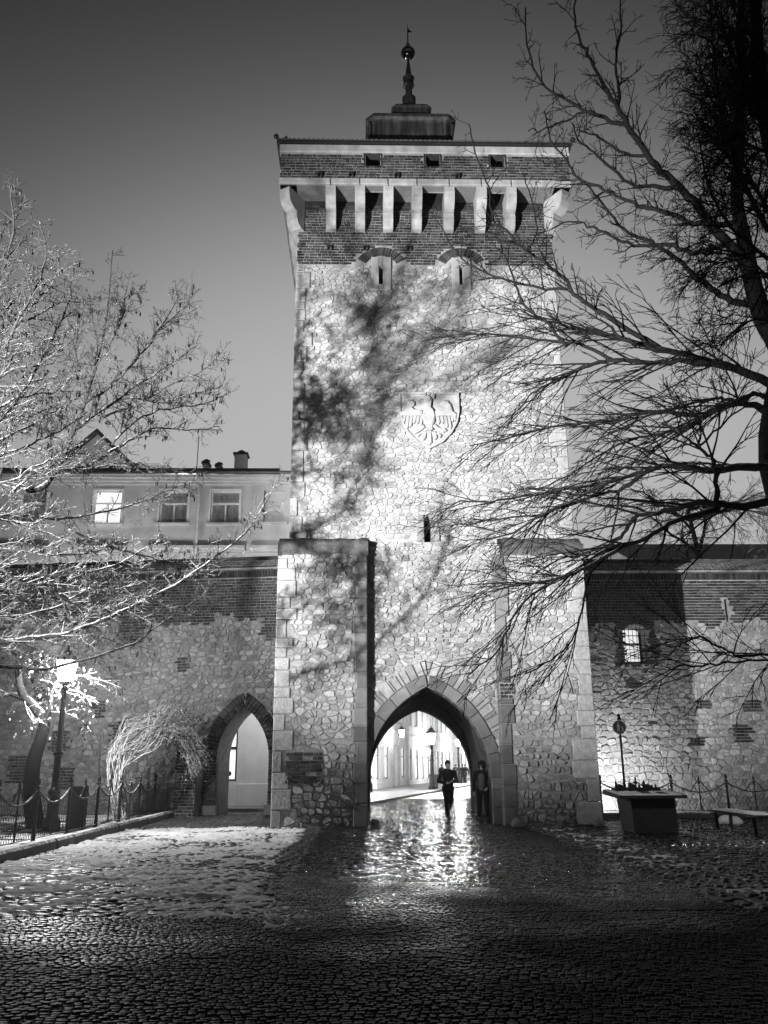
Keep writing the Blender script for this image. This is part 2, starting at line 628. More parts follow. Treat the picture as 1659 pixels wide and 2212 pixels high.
def lay_bricks(parent, rects, y, mat_, limit=300, rng=random, frame=None, depth=.014, rest='brickwork', near=True):
    items = []
    for a, b, z, h in rects:
        c = Vector(((a + b) / 2, y, z + h / 2))
        w = frame @ c if frame is not None else c
        items.append(((b - a) / (w - EYE).length, a, b, z, h))
    items.sort(key=lambda i: -i[0])
    mass = G()
    for k, (s_, a, b, z, h) in enumerate(items):
        tone = rng.choice((0.05, .2, .35, .45, .55, .7, .95))
        w = b - a
        if k < limit:
            me = brick_mesh('%d' % round(w * 100), w, h, depth, tone, mat_)
            put('brick', me, parent, ((a + b) / 2, y - rng.uniform(0, .006), z + h / 2))
        else:
            yf = y - depth - rng.uniform(-.004, .008)
            c = .006
            mass.add([(a, y, z), (b, y, z), (b, y, z + h), (a, y, z + h), (a + c, yf, z + c), (b - c, yf, z + c), (b - c, yf, z + h - c), (a + c, yf, z + h - c)],
                     [(4, 5, 6, 7), (0, 1, 5, 4), (1, 2, 6, 5), (2, 3, 7, 6), (3, 0, 4, 7)], tone)
    if mass.v:
        kind(mass.build(rest, mat_, parent), 'stuff')

class Arch:
    """two-centred pointed arch"""
    def __init__(s, cx, a, zs, rise, z0=0.0):
        s.cx, s.a, s.zs, s.z0 = cx, a, zs, z0
        s.r = (a * a + rise * rise) / (2 * a)
        s.c = s.r - a
    def amax(s, off=0.0):
        return math.acos(s.c / (s.r + off))
    def pt(s, ang, off=0.0, side=1):
        R_ = s.r + off
        return (s.cx + side * (-s.c + R_ * math.cos(ang)), s.zs + R_ * math.sin(ang))
    def loop(s, n=10, off=0.0):
        """counter-clockwise, from the bottom right"""
        A = s.amax(off)
        p = [(s.cx + s.a + off, s.z0)] + [s.pt(A * i / n, off, 1) for i in range(n + 1)]
        p += [s.pt(A * i / n, off, -1) for i in range(n - 1, -1, -1)] + [(s.cx - s.a - off, s.z0)]
        return p
    def push(s, x, z, off):
        side = 1 if x >= s.cx else -1
        if z <= s.zs:
            if abs(x - s.cx) < s.a + off:
                return s.cx + side * (s.a + off), z
            return x, z
        ccx = s.cx - side * s.c
        d = math.hypot(x - ccx, z - s.zs)
        if d < s.r + off and d > 1e-6:
            f = (s.r + off) / d
            return ccx + (x - ccx) * f, s.zs + (z - s.zs) * f
        return x, z
    def inside(s, x, z, off=0.0):
        q = s.push(x, z, off)
        return abs(q[0] - x) + abs(q[1] - z) > 1e-9

def voussoirs(parent, ar, off0, off1, y0, y1, count, mat_, rng, name='voussoir', jit=.0, gapd=.012, tone=None, a0=0.0, sides=(1, -1), limit=400, bev=.02):
    for side in sides:
        A = ar.amax((off0 + off1) / 2)
        cuts = [a0 + (A - a0) * i / count for i in range(count + 1)]
        if jit:
            for i in range(1, count):
                cuts[i] += rng.uniform(-jit, jit) * (A - a0) / count
        for i in range(count):
            a, b = cuts[i], cuts[i + 1]
            g_ = gapd / 2 / ar.r
            o1 = off1 + (rng.uniform(-jit, jit) * .25 * (off1 - off0) if jit else 0)
            def clampx(p):
                return (max(p[0], ar.cx + gapd / 2), p[1]) if side == 1 else (min(p[0], ar.cx - gapd / 2), p[1])
            mid = (a + b) / 2
            poly = [ar.pt(a + g_, off0, side), ar.pt(a + g_, o1, side), ar.pt(mid, o1, side), ar.pt(b - g_, o1, side), ar.pt(b - g_, off0, side), ar.pt(mid, off0, side)]
            poly = [clampx(p) for p in poly]
            if poly_area(poly) < 0:
                poly = poly[::-1]
            g = G()
            n = len(poly)
            cx = sum(p[0] for p in poly) / n
            cz = sum(p[1] for p in poly) / n
            vs_ = [(x, y1, z) for x, z in poly] + [(x, y0 + bev, z) for x, z in poly]
            yy = y0 + rng.uniform(-.008, .008)
            for x, z in poly:
                d = math.hypot(x - cx, z - cz) + 1e-6
                f = max(.4, 1 - bev / d)
                vs_.append((cx + (x - cx) * f, yy, cz + (z - cz) * f))
            fs = [list(range(2 * n, 3 * n)), list(range(n - 1, -1, -1))]
            for k in (0, n):
                for q in range(n):
                    w = (q + 1) % n
                    fs.append((k + q, k + w, k + n + w, k + n + q))
            g.add(vs_, fs, rng.random() if tone is None else tone * rng.uniform(.7, 1.3))
            g.build(name, mat_, parent)

# ================================================================== ground
def vnoise(x, y, seed):
    """smooth value noise on numpy arrays, 0..1"""
    rs = np.random.RandomState(seed)
    T = rs.rand(256, 256)
    xi, yi = np.floor(x).astype(int), np.floor(y).astype(int)
    fx, fy = x - xi, y - yi
    fx, fy = fx * fx * (3 - 2 * fx), fy * fy * (3 - 2 * fy)
    a, b = T[xi % 256, yi % 256], T[(xi + 1) % 256, yi % 256]
    c, d = T[xi % 256, (yi + 1) % 256], T[(xi + 1) % 256, (yi + 1) % 256]
    return (a * (1 - fx) + b * fx) * (1 - fy) + (c * (1 - fx) + d * fx) * fy

def fbm(x, y, sc, seed, oct_=4):
    v, w, tot = 0, 1.0, 0
    for i in range(oct_):
        v = v + w * vnoise(x * sc * 2 ** i, y * sc * 2 ** i, seed + i)
        tot += w
        w *= .5
    return v / tot

def sett_field(xr, y0, y1, sx, sy, joint, seed, keep=None):
    """rows of setts across x; returns centre, half size, tone arrays"""
    rs = np.random.RandomState(seed)
    out = []
    y = y0
    while y < y1:
        h = sy * rs.uniform(.9, 1.1)
        a, b = xr(y)
        x = a - rs.uniform(0, sx)
        while x < b:
            w = sx * rs.uniform(.8, 1.35)
            cx, cy_ = x + w / 2, y + h / 2
            if keep is None or keep(cx, cy_):
                out.append((cx, cy_ + rs.uniform(-.004, .004), (w - joint) / 2, (h - joint) / 2))
            x += w
        y += h
    S = np.array(out)
    # courses wander a little, as laid by hand
    S[:, 1] += .16 * (fbm(S[:, 0], S[:, 1], .45, seed + 3) - .5) + rs.uniform(-.006, .006, len(S))
    S[:, 0] += .10 * (fbm(S[:, 0], S[:, 1], .7, seed + 13) - .5)
    S[:, 2:] *= rs.uniform(.86, 1.04, (len(S), 2))
    return S

def setts_mesh(name, S, seed, zvar=.006, tilt=.02, z=0.0, inset=.08):
    rs = np.random.RandomState(seed)
    n = len(S)
    cx, cy_, hx, hy = S.T
    zz = z + rs.uniform(-zvar, zvar, n)
    tx, ty = rs.normal(0, tilt, n), rs.normal(0, tilt, n)
    V = np.zeros((n, 8, 3))
    for k, (a, b) in enumerate(((-1, -1), (1, -1), (1, 1), (-1, 1))):
        jx, jy = rs.uniform(.88, 1.0, n), rs.uniform(.88, 1.0, n)
        V[:, k, 0], V[:, k, 1], V[:, k, 2] = cx + a * hx * jx, cy_ + b * hy * jy, z - .02
        ix, iy = a * hx * (jx - inset * rs.uniform(.6, 1.3, n)), b * hy * (jy - inset * rs.uniform(.6, 1.3, n))
        V[:, 4 + k, 0], V[:, 4 + k, 1], V[:, 4 + k, 2] = cx + ix, cy_ + iy, zz + tx * ix + ty * iy
    base = (np.arange(n) * 8)[:, None, None]
    F = np.array([(4, 5, 6, 7), (0, 1, 5, 4), (1, 2, 6, 5), (2, 3, 7, 6), (3, 0, 4, 7)])[None] + base
    tone = np.repeat(rs.rand(n), 5)
    return np_mesh(name, V.reshape(-1, 3), F.reshape(-1, 4), tone)

def flat(name, x0, x1, y0, y1, z, mat_, label):
    g = G().add([(x0, y0, z), (x1, y0, z), (x1, y1, z), (x0, y1, z)], [(0, 1, 2, 3)])
    o = kind(g.build(name, mat_, None), 'structure')
    o['label'] = label
    return o

ground = flat('ground', -180, 180, -40, 260, -.045, M['earth'], 'dark frozen ground around the gate')
road = flat('road', -1.1, 4.4, 10.6, 46.0, -.036, M['joint'], 'wet dark sett roadway leading through the arched gate')
forecourt = flat('pavement', -8.0, 8.0, 3.0, 10.596, -.036, M['joint'], 'dark wet setts across the foreground')
yard = flat('pavement', -6.35, -1.104, 10.6, 37.0, -.032, M['joint'], 'snowy cobbles between roadway and iron fence')
strip = flat('pavement', 4.404, 5.9, 10.6, 25.6, -.036, M['joint'], 'rough cobble strip right of the roadway')
apron = flat('pavement', 5.904, 18.0, 10.6, 30.9, -.032, M['joint'], 'black cobbles around the granite plinth at the right')

# foreground setts: the nearest ones are parts of their own
half = lambda y: (-(.47 * y + .8) + .2, .47 * y + 1.0)
A_ = sett_field(half, 5.4, 10.55, .070, .064, .007, 11)
near = [i for i in range(len(A_)) if A_[i, 1] > 6.35 and abs(A_[i, 0] - .16) < .43 * A_[i, 1]]
near.sort(key=lambda i: A_[i, 1])
near = near[:300]
rs_ = np.random.RandomState(5)
sett_meshes = []
for k in range(8):
    one = np.array([[0, 0, .038 + .004 * (k % 3), .035]])
    me = setts_mesh('sett', one, 60 + k, .004, .02)
    me.materials.append(M['sett'])
    sett_meshes.append(me)
for i in near:
    o = put('sett', sett_meshes[rs_.randint(8)], forecourt, (A_[i, 0], A_[i, 1], rs_.uniform(-.005, .005)))
    o.scale = (A_[i, 2] / .042, A_[i, 3] / .035, 1)
keepm = np.ones(len(A_), bool)
keepm[near] = False
kind(put('sett_paving', setts_mesh('setts', A_[keepm], 12), forecourt, (0, 0, 0), M['sett']), 'stuff')

def on_road(x, y):
    if 25.1 < y < 34.2:
        return .0 < x < 4.1
    return y < 34.2 or x > -.9
B_ = sett_field(lambda y: (-1.08, 4.4) if y < 34 else (-.9, 6.8), 10.6, 46.0, .074, .068, .007, 21, on_road)
kind(put('sett_paving', setts_mesh('setts', B_, 22, .003, .032), road, (0, 0, 0), M['sett']), 'stuff')
C_ = sett_field(lambda y: (-6.34, -1.1) if y < 25 else (-6.34, -2.6), 10.6, 33.5, .17, .145, .022, 31)
kind(put('cobble_paving', setts_mesh('cobbles', C_, 32, .010, .05, inset=.3), yard, (0, 0, 0), M['cobble']), 'stuff')
D_ = sett_field(lambda y: (4.41, 5.9), 10.6, 25.0, .17, .15, .03, 41)
kind(put('cobble_paving', setts_mesh('cobbles', D_, 42, .018, .10, inset=.34), strip, (0, 0, 0), M['cobble']), 'stuff')
E_ = sett_field(lambda y: (5.92, min(16, .5 * y + 1.5)), 10.6, 28.0, .18, .15, .022, 51)
kind(put('cobble_paving', setts_mesh('cobbles', E_, 52, .008, .03), apron, (0, 0, 0), M['sett']), 'stuff')

# snow lying on the cobbles: an uneven blanket the stones poke through
def snow_sheet(name, x0, x1, y0, y1, step, maskf, seed, label, row=.145, base=0.0):
    nx, ny = int((x1 - x0) / step) + 1, int((y1 - y0) / (step * 1.25)) + 1
    X, Y = np.meshgrid(np.linspace(x0, x1, nx), np.linspace(y0, y1, ny), indexing='ij')
    n1 = fbm(X, Y, .55, seed)
    n2 = fbm(X, Y * 1.6, 2.2, seed + 9)
    n3 = fbm(X, Y, 9.0, seed + 19, 3)
    ph = (Y + .05 * fbm(X, Y, 1.1, seed + 31)) / row
    dip = np.exp(-((ph - np.floor(ph) - .5) / .16) ** 2)
    px = (X + .085 * (np.floor(ph) % 2) + .08 * fbm(X * .5, Y, 3.0, seed + 37)) / .17
    dip2 = np.exp(-((px - np.floor(px) - .5) / .13) ** 2)
    m = maskf(X, Y)
    Z = base - .062 + .062 * m + .05 * (n1 - .5) * m + .095 * (n2 - .5) + .045 * (n3 - .5) - .024 * dip - .016 * dip2
    V = np.stack([X, Y, Z], -1).reshape(-1, 3)
    idx = np.arange(nx * ny).reshape(nx, ny)
    F = np.stack([idx[:-1, :-1], idx[1:, :-1], idx[1:, 1:], idx[:-1, 1:]], -1).reshape(-1, 4)
    keep = (Z.reshape(-1)[F].max(1) > base - .03)
    F = F[keep]
    used, inv = np.unique(F, return_inverse=True)
    me = np_mesh(name, V[used], inv.reshape(-1, 4), np.full(len(F), .5), True)
    o = kind(put(name, me, None, (0, 0, 0), M['snow']), 'stuff')
    o['label'] = label
    o['category'] = 'snow'
    return o

def sst(a, b, x):
    t = np.clip((x - a) / (b - a), 0, 1)
    return t * t * (3 - 2 * t)

def left_mask(X, Y):
    e = -1.25 + .5 * (fbm(X, Y, .9, 77) - .5) + .9 * sst(12.4, 10.8, Y) * (fbm(X, Y, .8, 78) > .35)
    m = sst(.0, -.35, X - e)
    m = m * (.34 + .66 * sst(8.6, 12.8, Y + .12 * X + 1.6 * (fbm(X, Y, .5, 79) - .5)))
    m = m * (1 - .75 * sst(24.5, 26.5, Y)) * 1.14
    return m
snow_sheet('snow', -6.3, -.2, 6.4, 30.0, .042, left_mask, 101, 'trodden snow lying over the cobbles left of the roadway')
snow_sheet('snow', 4.35, 6.1, 10.2, 25.0, .045, lambda X, Y: .68 * sst(4.38, 4.7, X) * sst(6.1, 5.7, X + .2 * (fbm(X, Y, 1.2, 88) - .5)) * (.75 + .5 * fbm(X, Y, .8, 80)), 131, 'broken thin snow on the cobble strip right of the roadway')
# garden bed behind the fence
g = G()
g.add([(-18, 11, .06), (-6.62, 11, .06), (-6.62, 31.5, .06), (-18, 33, .06)], [(0, 1, 2, 3)])
bed = kind(g.build('garden_bed', M['earth'], None), 'structure')
bed['label'] = 'strip of frozen earth behind the iron fence'
snow_sheet('snow', -13.5, -6.62, 14.0, 31.0, .075, lambda X, Y: .95 - .35 * fbm(X, Y, .7, 90), 141, 'patchy snow on the garden bed behind the iron fence', base=.085)

# kerb of granite stones with snow on top
kerb = kind(put('kerb', None, None, (-6.48, 12, 0)), 'structure')
kerb['label'] = 'raised granite kerb along the iron fence'
rk = random.Random(3)
y = 10.0
while y < 30.4:
    L_ = rk.uniform(.9, 1.3)
    x0 = -6.62 + rk.uniform(-.015, .015)
    G().add([(x0, y, -.04), (x0 + .28, y, -.04), (x0 + .28, y + L_ - .012, -.04), (x0, y + L_ - .012, -.04),
             (x0, y, .17), (x0 + .25, y, .15), (x0 + .25, y + L_ - .012, .15), (x0, y + L_ - .012, .17),
             (x0 + .01, y + .01, .2), (x0 + .2, y + .01, .2), (x0 + .2, y + L_ - .02, .2), (x0 + .01, y + L_ - .02, .2)],
            [(0, 1, 5, 4), (1, 2, 6, 5), (2, 3, 7, 6), (3, 0, 4, 7), (4, 5, 9, 8), (5, 6, 10, 9), (6, 7, 11, 10), (7, 4, 8, 11), (8, 9, 10, 11)], rk.random()).build('kerb_stone', M['kerb'], kerb)
    y += L_

# ================================================================== gate tower
TX0, TX1, TY, TB = -2.22, 6.50, 25.4, 34.1
rt = random.Random(71)
tower = thing('gate_tower', (2.14, 25.4, 0), 'tall square medieval gate tower of floodlit rubble stone with brick top and spire', 'tower')
gate = Arch(1.91, 1.75, 1.25, 2.55)
FY = TY + .02
slits = [(.55, .69, 17.1, 17.8), (3.27, 3.38, 17.1, 17.8)]
low_slit = [(1.9, 8.18), (2.12, 8.18), (2.12, 8.85), (2.08, 8.98), (2.01, 9.07), (1.94, 8.98), (1.9, 8.85)]
rect = lambda x0, x1, z0, z1: [(x0, z0), (x1, z0), (x1, z1), (x0, z1)]
shell = G()

# front sheet: the gate opening breaks the lower edge, so it is part of the outline
ol = [(TX0, 0)] + gate.loop(12)[::-1] + [(TX1, 0), (TX1, 17.86), (TX0, 17.86)]
shell.sheet(ol, [rect(*s) for s in slits] + [low_slit], FY, depth=.9, back=False)
shell.add([(TX0, FY, 0), (TX0, TB, 0), (TX0, TB, 20.3), (TX0, FY, 20.3)], [(0, 3, 2, 1)][::1])
shell.add([(TX1, FY, 0), (TX1, TB, 0), (TX1, TB, 20.3), (TX1, FY, 20.3)], [(0, 1, 2, 3)])
backarch = Arch(2.2, 1.9, 1.15, 2.5)
shell.sheet([(TX0, 0)] + backarch.loop(12)[::-1] + [(TX1, 0), (TX1, 20.3), (TX0, 20.3)], [], TB, flip=True)
shell.build('wall_core', M['mortar'], tower)
G().sheet([(TX0, 17.86), (TX1, 17.86), (TX1, 20.34), (TX0, 20.34)], [], FY).build('brick_core', M['brick_mortar'], tower)
for x0, x1, z0, z1 in slits + [(1.85, 2.2, 8.1, 9.2)]:
    G().box(x0 - .02, x1 + .02, FY + .7, FY + .75, z0 - .05, z1 + .05).build('slit_shade_panel', M['void'], tower)  # near-black panel: the slit's inner shade put into the colour
# passage: jamb, then a wider vaulted tunnel
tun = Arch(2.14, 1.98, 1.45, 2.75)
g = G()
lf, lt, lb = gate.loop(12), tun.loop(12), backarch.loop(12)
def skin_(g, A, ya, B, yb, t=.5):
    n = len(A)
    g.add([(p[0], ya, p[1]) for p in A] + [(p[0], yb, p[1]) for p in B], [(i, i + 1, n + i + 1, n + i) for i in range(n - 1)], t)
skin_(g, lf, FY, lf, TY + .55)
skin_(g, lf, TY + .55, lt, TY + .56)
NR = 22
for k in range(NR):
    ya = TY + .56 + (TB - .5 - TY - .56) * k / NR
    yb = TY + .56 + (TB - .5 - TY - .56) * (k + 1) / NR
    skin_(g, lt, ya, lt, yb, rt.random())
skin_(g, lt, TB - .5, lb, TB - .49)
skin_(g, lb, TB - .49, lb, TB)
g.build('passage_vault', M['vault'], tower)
# ring of big dressed voussoirs, right jamb blocks, and a ring of thin rubble voussoirs above
voussoirs(tower, gate, .0, .33, TY - .06, TY + .5, 6, M['ashlar'], rt, jit=.2)
voussoirs(tower, gate, .345, .78, TY - .045, TY + .1, 15, M['stone_low'], rt, name='relieving_stone', jit=.5, gapd=.03, a0=.42, bev=.03)
z = 0.0
while z < 1.2:
    h = min(rt.uniform(.34, .55), 1.25 - z)
    if 1.25 - z - h < .15:
        h = 1.25 - z
    G().bbox(gate.cx + gate.a, gate.cx + gate.a + .32, TY - .055, TY + .5, z + .005, z + h - .006, .02, rt.random() * .6 + .3).build('jamb_block', M['ashlar'], tower)
    z += h

# buttresses on either side of the gate
BY = 25.0
LB0, LB1, RB0, RB1 = -2.5, .14, 3.93, 6.62
for a, b in ((LB0 + .03, LB1 - .02), (RB0 + .02, RB1 - .03)):
    G().box(a, b, BY + .02, TY + .05, -.1, 8.0).build('buttress_core', M['mortar'], tower)
shield_c, shield_w, shield_z = 2.12, .98, (11.2, 13.12)
def quoin_strip(x_edge, side, z0, z1, y, wmin, wmax, hmin, hmax, tone0, tone1, depth=.35, mat_='ashlar'):
    """column of dressed blocks along a corner; returns covered extents"""
    out = []
    z = z0
    while z < z1 - .05:
        h = min(rt.uniform(hmin, hmax), z1 - z)
        w = rt.uniform(wmin, wmax)
        a, b = (x_edge, x_edge + w) if side > 0 else (x_edge - w, x_edge)
        pr = rt.uniform(.03, .055)
        G().bbox(a, b, y - pr, y + depth, z + .007, z + h - .007, .022, rt.uniform(tone0, tone1)).build('quoin', M[mat_], tower)
        out.append((a, b, z, z + h))
        z += h
    return out
Q = []
Q1 = quoin_strip(LB1, -1, .0, 7.7, BY, .30, .42, .42, .62, .05, .75)
Q2 = quoin_strip(LB0 - .02, 1, .0, 7.7, BY, .25, .6, .28, .6, .2, .8, mat_='stone')
Q3 = quoin_strip(RB0, 1, .0, 7.7, BY, .28, .42, .4, .62, .05, .6)
Q4 = quoin_strip(RB1 + .02, -1, .0, 7.7, BY, .3, .75, .3, .62, .4, .95, mat_='stone')
Q5 = quoin_strip(TX0 - .02, 1, 8.2, 17.6, TY, .22, .6, .25, .6, .15, .75, mat_='stone')
Q6 = quoin_strip(TX1 + .02, -1, 8.2, 17.6, TY, .22, .6, .25, .6, .2, .8, mat_='stone')
def in_any(x, z, rects, e=.0):
    return any(a - e < x < b + e and c - e < z < d + e for a, b, c, d in rects)

# rubble of the buttress fronts
def push_rects(p, rects, e=.01):
    res = []
    for x, z in p:
        for a, b, c, d in rects:
            if a - e < x < b + e and c - e < z < d + e:
                x = b + e if abs(x - (b + e)) < abs(x - (a - e)) else a - e
        res.append((x, z))
    return res
patch = (-2.15, -1.12, 1.15, 2.05)
for (a, b, q1, q2) in ((LB0, LB1, Q2, Q1), (RB0, RB1, Q3, Q4)):
    qs = q1 + q2
    if a < 0:
        qs = qs + [patch]
    polys = []
    for (z0, z1, w, h) in ((.0, 2.3, .25, .19), (2.3, 7.72, .235, .15)):
        polys += [push_rects(p, qs) for p in rubble(a + .03, b - .03, z0, z1, w, h, rt, lambda x, z: in_any(x, z, qs))]
    low = [p for p in polys if sum(q[1] for q in p) / len(p) < 2.0]
    high = [p for p in polys if sum(q[1] for q in p) / len(p) >= 2.0]
    lay_stones(tower, low, BY, M['stone_low'], .018, .045, 75, rt, inset=.11)
    lay_stones(tower, high, BY, M['stone'], .009, .022, 75, rt)
# brick patch in the left buttress, small ones in the quoins
lay_bricks(tower, brick_rows(patch[0], patch[1], patch[2], patch[3], lambda x, z: rt.random() < .95, rt), BY - .02, M['brick'], 40, rt)
G().box(patch[0] - .02, patch[1] + .02, BY - .02, BY + .1, patch[2] - .02, patch[3] + .02).build('patch_mortar', M['mortar_old'], tower)
lay_bricks(tower, brick_rows(3.95, 4.35, 3.45, 3.85, None, rt), BY - .05, M['brick'], 20, rt)
G().box(3.94, 4.36, BY - .052, BY + .1, 3.44, 3.88).build('patch_mortar', M['mortar'], tower)
# dark weathered caps
for a, b, nm in ((LB0 - .03, LB1 + .03, 'cap'), (RB0 + .2, RB1 + .05, 'cap')):
    g = G()
    nx = 16
    prof = [(BY - .05, 7.66), (BY - .07, 7.8), (BY - .06, 8.0), (BY - .0, 8.12), (BY + .12, 8.2), (TY + .05, 8.3)]
    vs_ = []
    for i in range(nx + 1):
        x = a + (b - a) * i / nx
        for k, (py, pz) in enumerate(prof):
            j = rt.uniform(-.04, .04)
            edge = -.10 if (i in (0, nx) and k >= 3) else 0
            vs_.append((x, py + j, pz + rt.uniform(-.06, .06) * (k != 5) + edge * (k != 5)))
    m_ = len(prof)
    fs = [(i * m_ + k, (i + 1) * m_ + k, (i + 1) * m_ + k + 1, i * m_ + k + 1) for i in range(nx) for k in range(m_ - 1)]
    vs_ += [(a, TY + .05, 7.66), (b, TY + .05, 7.66)]
    fs += [[m_ - 1 - k for k in range(m_)][::1] + [len(vs_) - 2], [nx * m_ + k for k in range(m_)] + [len(vs_) - 1]]
    g.add(vs_, fs)
    g.build(nm, M['dark_cap'], tower, True)

# rubble of the tower face: between the buttresses, then above them
fr1, fr2, fr3 = (.29, .97, 16.87, 18.14), (3.0, 3.66, 16.87, 18.14), (1.68, 2.36, 8.05, 9.12)
qs = Q5 + Q6
def face_drop(x, z):
    if gate.inside(x, z, .34):
        return True
    if z > 2.0 and gate.inside(x, z, .70) and math.atan2(z - gate.zs, abs(x - gate.cx) + gate.c) > .42:
        return True
    return in_any(x, z, qs) or in_any(x, z, (fr1, fr2, fr3), -.04)
def face_push(p):
    p = push_rects(p, qs)
    return [gate.push(x, z, .30) for x, z in p]
pa = [face_push(p) for p in rubble(LB1 - .1, RB0 + .1, .0, 8.2, .235, .145, rt, face_drop)]
lay_stones(tower, pa, TY, M['stone_low'], .009, .022, 70, rt)
def up_tone(q, t):
    return t
pb = [face_push(p) for p in rubble(TX0 + .02, TX1 - .02, 8.2, 17.84, .225, .135, rt, face_drop)]
lay_stones(tower, pb, TY, M['stone'], .008, .018, 80, rt)

# window surrounds of dressed stone
def surround(x0, x1, z0, z1, s0, s1, t0, t1, y=TY):
    for k, (a, b, c, d) in enumerate(((x0, s0, z0, z1), (s1, x1, z0, z1), (s0, s1, z0, t0), (s0, s1, t1, z1))):
        if d - c < .03:
            continue
        G().bbox(a + .003, b - .003, y - .065, y + .3, c + .003, d - .003, .012, rt.uniform(.4, .8)).build('window_surround', M['pale'], tower)
surround(*fr1, .55, .69, 17.1, 17.8)
surround(*fr2, 3.27, 3.38, 17.1, 17.8)
for a, b, c, d in ((1.66, 1.895, 8.2, 8.62), (1.70, 1.895, 8.63, 9.05), (2.125, 2.37, 8.2, 8.66), (2.125, 2.33, 8.67, 9.05)):
    G().bbox(a, b, TY - .06, TY + .2, c, d, .02, rt.random()).build('window_surround', M['ashlar'], tower)

# brick zone under the battlement, with relieving arches over the slits
def arch_keep(cx, z0, rad0, rad1, x, z):
    d = math.hypot(x - cx, z - z0)
    return not (rad0 - .1 < d < rad1 + .05 and z > z0 + .12)
arcs = [(.63, 17.62, .60, .93), (3.33, 17.62, .60, .93)]
def keep_b(x, z):
    if z < 18.16 and (fr1[0] - .1 < x < fr1[1] + .1 or fr2[0] - .1 < x < fr2[1] + .1):
        return False
    return all(arch_keep(cx, z0, a, b, x, z) for cx, z0, a, b in arcs)
for cx, z0, ra, rb in arcs:
    for i in range(17):
        a = R(30) + R(120) * (i + .5) / 17
        h = R(120) / 17 / 2 * .8
        poly = [(cx + r * math.cos(t), z0 + r * math.sin(t)) for r, t in ((ra, a - h), (rb, a - h), (rb, a + h), (ra, a + h))]
        stone_geo(G(), poly, TY, TY - .02) if False else None
        g = G()
        stone_geo(g, poly, TY + .015, TY - .012, .06, rt, rt.random(), 0)
        g.build('arch_brick', M['brick'], tower)
lay_bricks(tower, brick_rows(TX0, TX1, 17.88, 20.3, keep_b, rt), TY + .012, M['brick'], 100, rt)

# battlement carried on corbels
PX0, PX1, PY = -2.78, 7.04, 24.5
corb_x = [-1.075, -.09, .865, 1.84, 2.93, 4.02, 5.03]
def corbel_profile(s=1.0):
    """(out, z) from wall outwards"""
    pr = [(0, 19.12), (.20, 19.14), (.34, 19.24), (.42, 19.4), (.45, 19.62), (.40, 19.66), (.58, 19.69), (.76, 19.8), (.86, 19.97), (.9, 20.18), (.9, 20.35), (0, 20.35)]
    return [(o * s, z) for o, z in pr]
def corbel(x, y, ang, s=1.0, w=.34, t=None):
    """block profile extruded to both sides, pointing outwards along ang"""
    pr = corbel_profile(s)
    g = G()
    n = len(pr)
    dx, dy = math.cos(ang), math.sin(ang)
    vs_ = []
    for sd in (-w / 2, w / 2):
        for o, z in pr:
            vs_.append((x + dx * o - dy * sd, y + dy * o + dx * sd, z))
    fs = [list(range(n)), list(range(2 * n - 1, n - 1, -1))]
    for i in range(n):
        j = (i + 1) % n
        fs.append((j, i, n + i, n + j))
    g.add(vs_, fs, rt.uniform(.4, .7) if t is None else t)
    return g.build('corbel', M['pale'], tower)
for x in corb_x:
    corbel(x, TY + .03, R(-90))
for k in range(7):
    yy = 26.3 + k * 1.12
    corbel(TX0 + .03, yy, R(180), .56)
    corbel(TX1 - .03, yy, 0, .56)
corbel(TX0 + .06, TY + .06, R(-122), 1.0, .4)
corbel(TX1 - .06, TY + .06, R(-58), 1.0, .4)
# soffit slabs; three bays stay open as murder holes
edges = [PX0] + [v for x in corb_x for v in (x - .17, x + .17)] + [PX1]
for k in range(len(edges) // 2):
    a, b = edges[2 * k], edges[2 * k + 1]
    if k in (2, 4, 6):
        G().box(a, b, PY + .05, PY + .33, 20.352, 20.42).build('soffit_slab', M['ashlar'], tower)
        continue
    G().box(a, b, PY + .05, TY + .02, 20.352, 20.42).build('soffit_slab', M['ashlar'], tower)
G().box(PX0, TX0, PY, TB + .5, 20.352, 20.42).build('soffit_slab', M['ashlar'], tower)
G().box(TX1, PX1, PY, TB + .5, 20.352, 20.42).build('soffit_slab', M['ashlar'], tower)
# string course of long blocks
for k in range(len(corb_x) + 1):
    a = PX0 - .03 if k == 0 else corb_x[k - 1] + .012
    b = PX1 + .03 if k == len(corb_x) else corb_x[k] - .012
    G().bbox(a, b, PY - .05, PY + .4, 20.36, 20.6, .025, rt.uniform(.4, .75)).build('string_course', M['pale'], tower)
# parapet
pw = [(.10, .60, 21.12, 21.6), (2.15, 2.62, 21.12, 21.6), (4.36, 4.83, 21.12, 21.6)]
g = G()
g.sheet(rect(PX0, PX1, 20.6, 21.93), [rect(*w) for w in pw], PY + .012)
g.add([(PX0, PY + .012, 20.36), (PX0, TB + .5, 20.36), (PX0, TB + .5, 21.93), (PX0, PY + .012, 21.93)], [(0, 3, 2, 1)])
g.add([(PX1, PY + .012, 20.36), (PX1, TB + .5, 20.36), (PX1, TB + .5, 21.93), (PX1, PY + .012, 21.93)], [(0, 1, 2, 3)])
g.add([(PX0, TB + .5, 20.36), (PX1, TB + .5, 20.36), (PX1, TB + .5, 21.93), (PX0, TB + .5, 21.93)], [(1, 0, 3, 2)])
g.build('parapet_core', M['brick_mortar'], tower)
for w in pw:
    g = G()
    lo_ = rect(*w)
    skin_(g, lo_ + lo_[:1], PY + .014, lo_ + lo_[:1], PY + .3)
    g.build('window_reveal', M['brick'], tower)
G().box(PX0 + .5, PX1 - .5, PY + .9, PY + 1.0, 20.0, 22.0).build('parapet_shade_panel', M['void'], tower)  # near-black panel painted as the shade behind the parapet windows
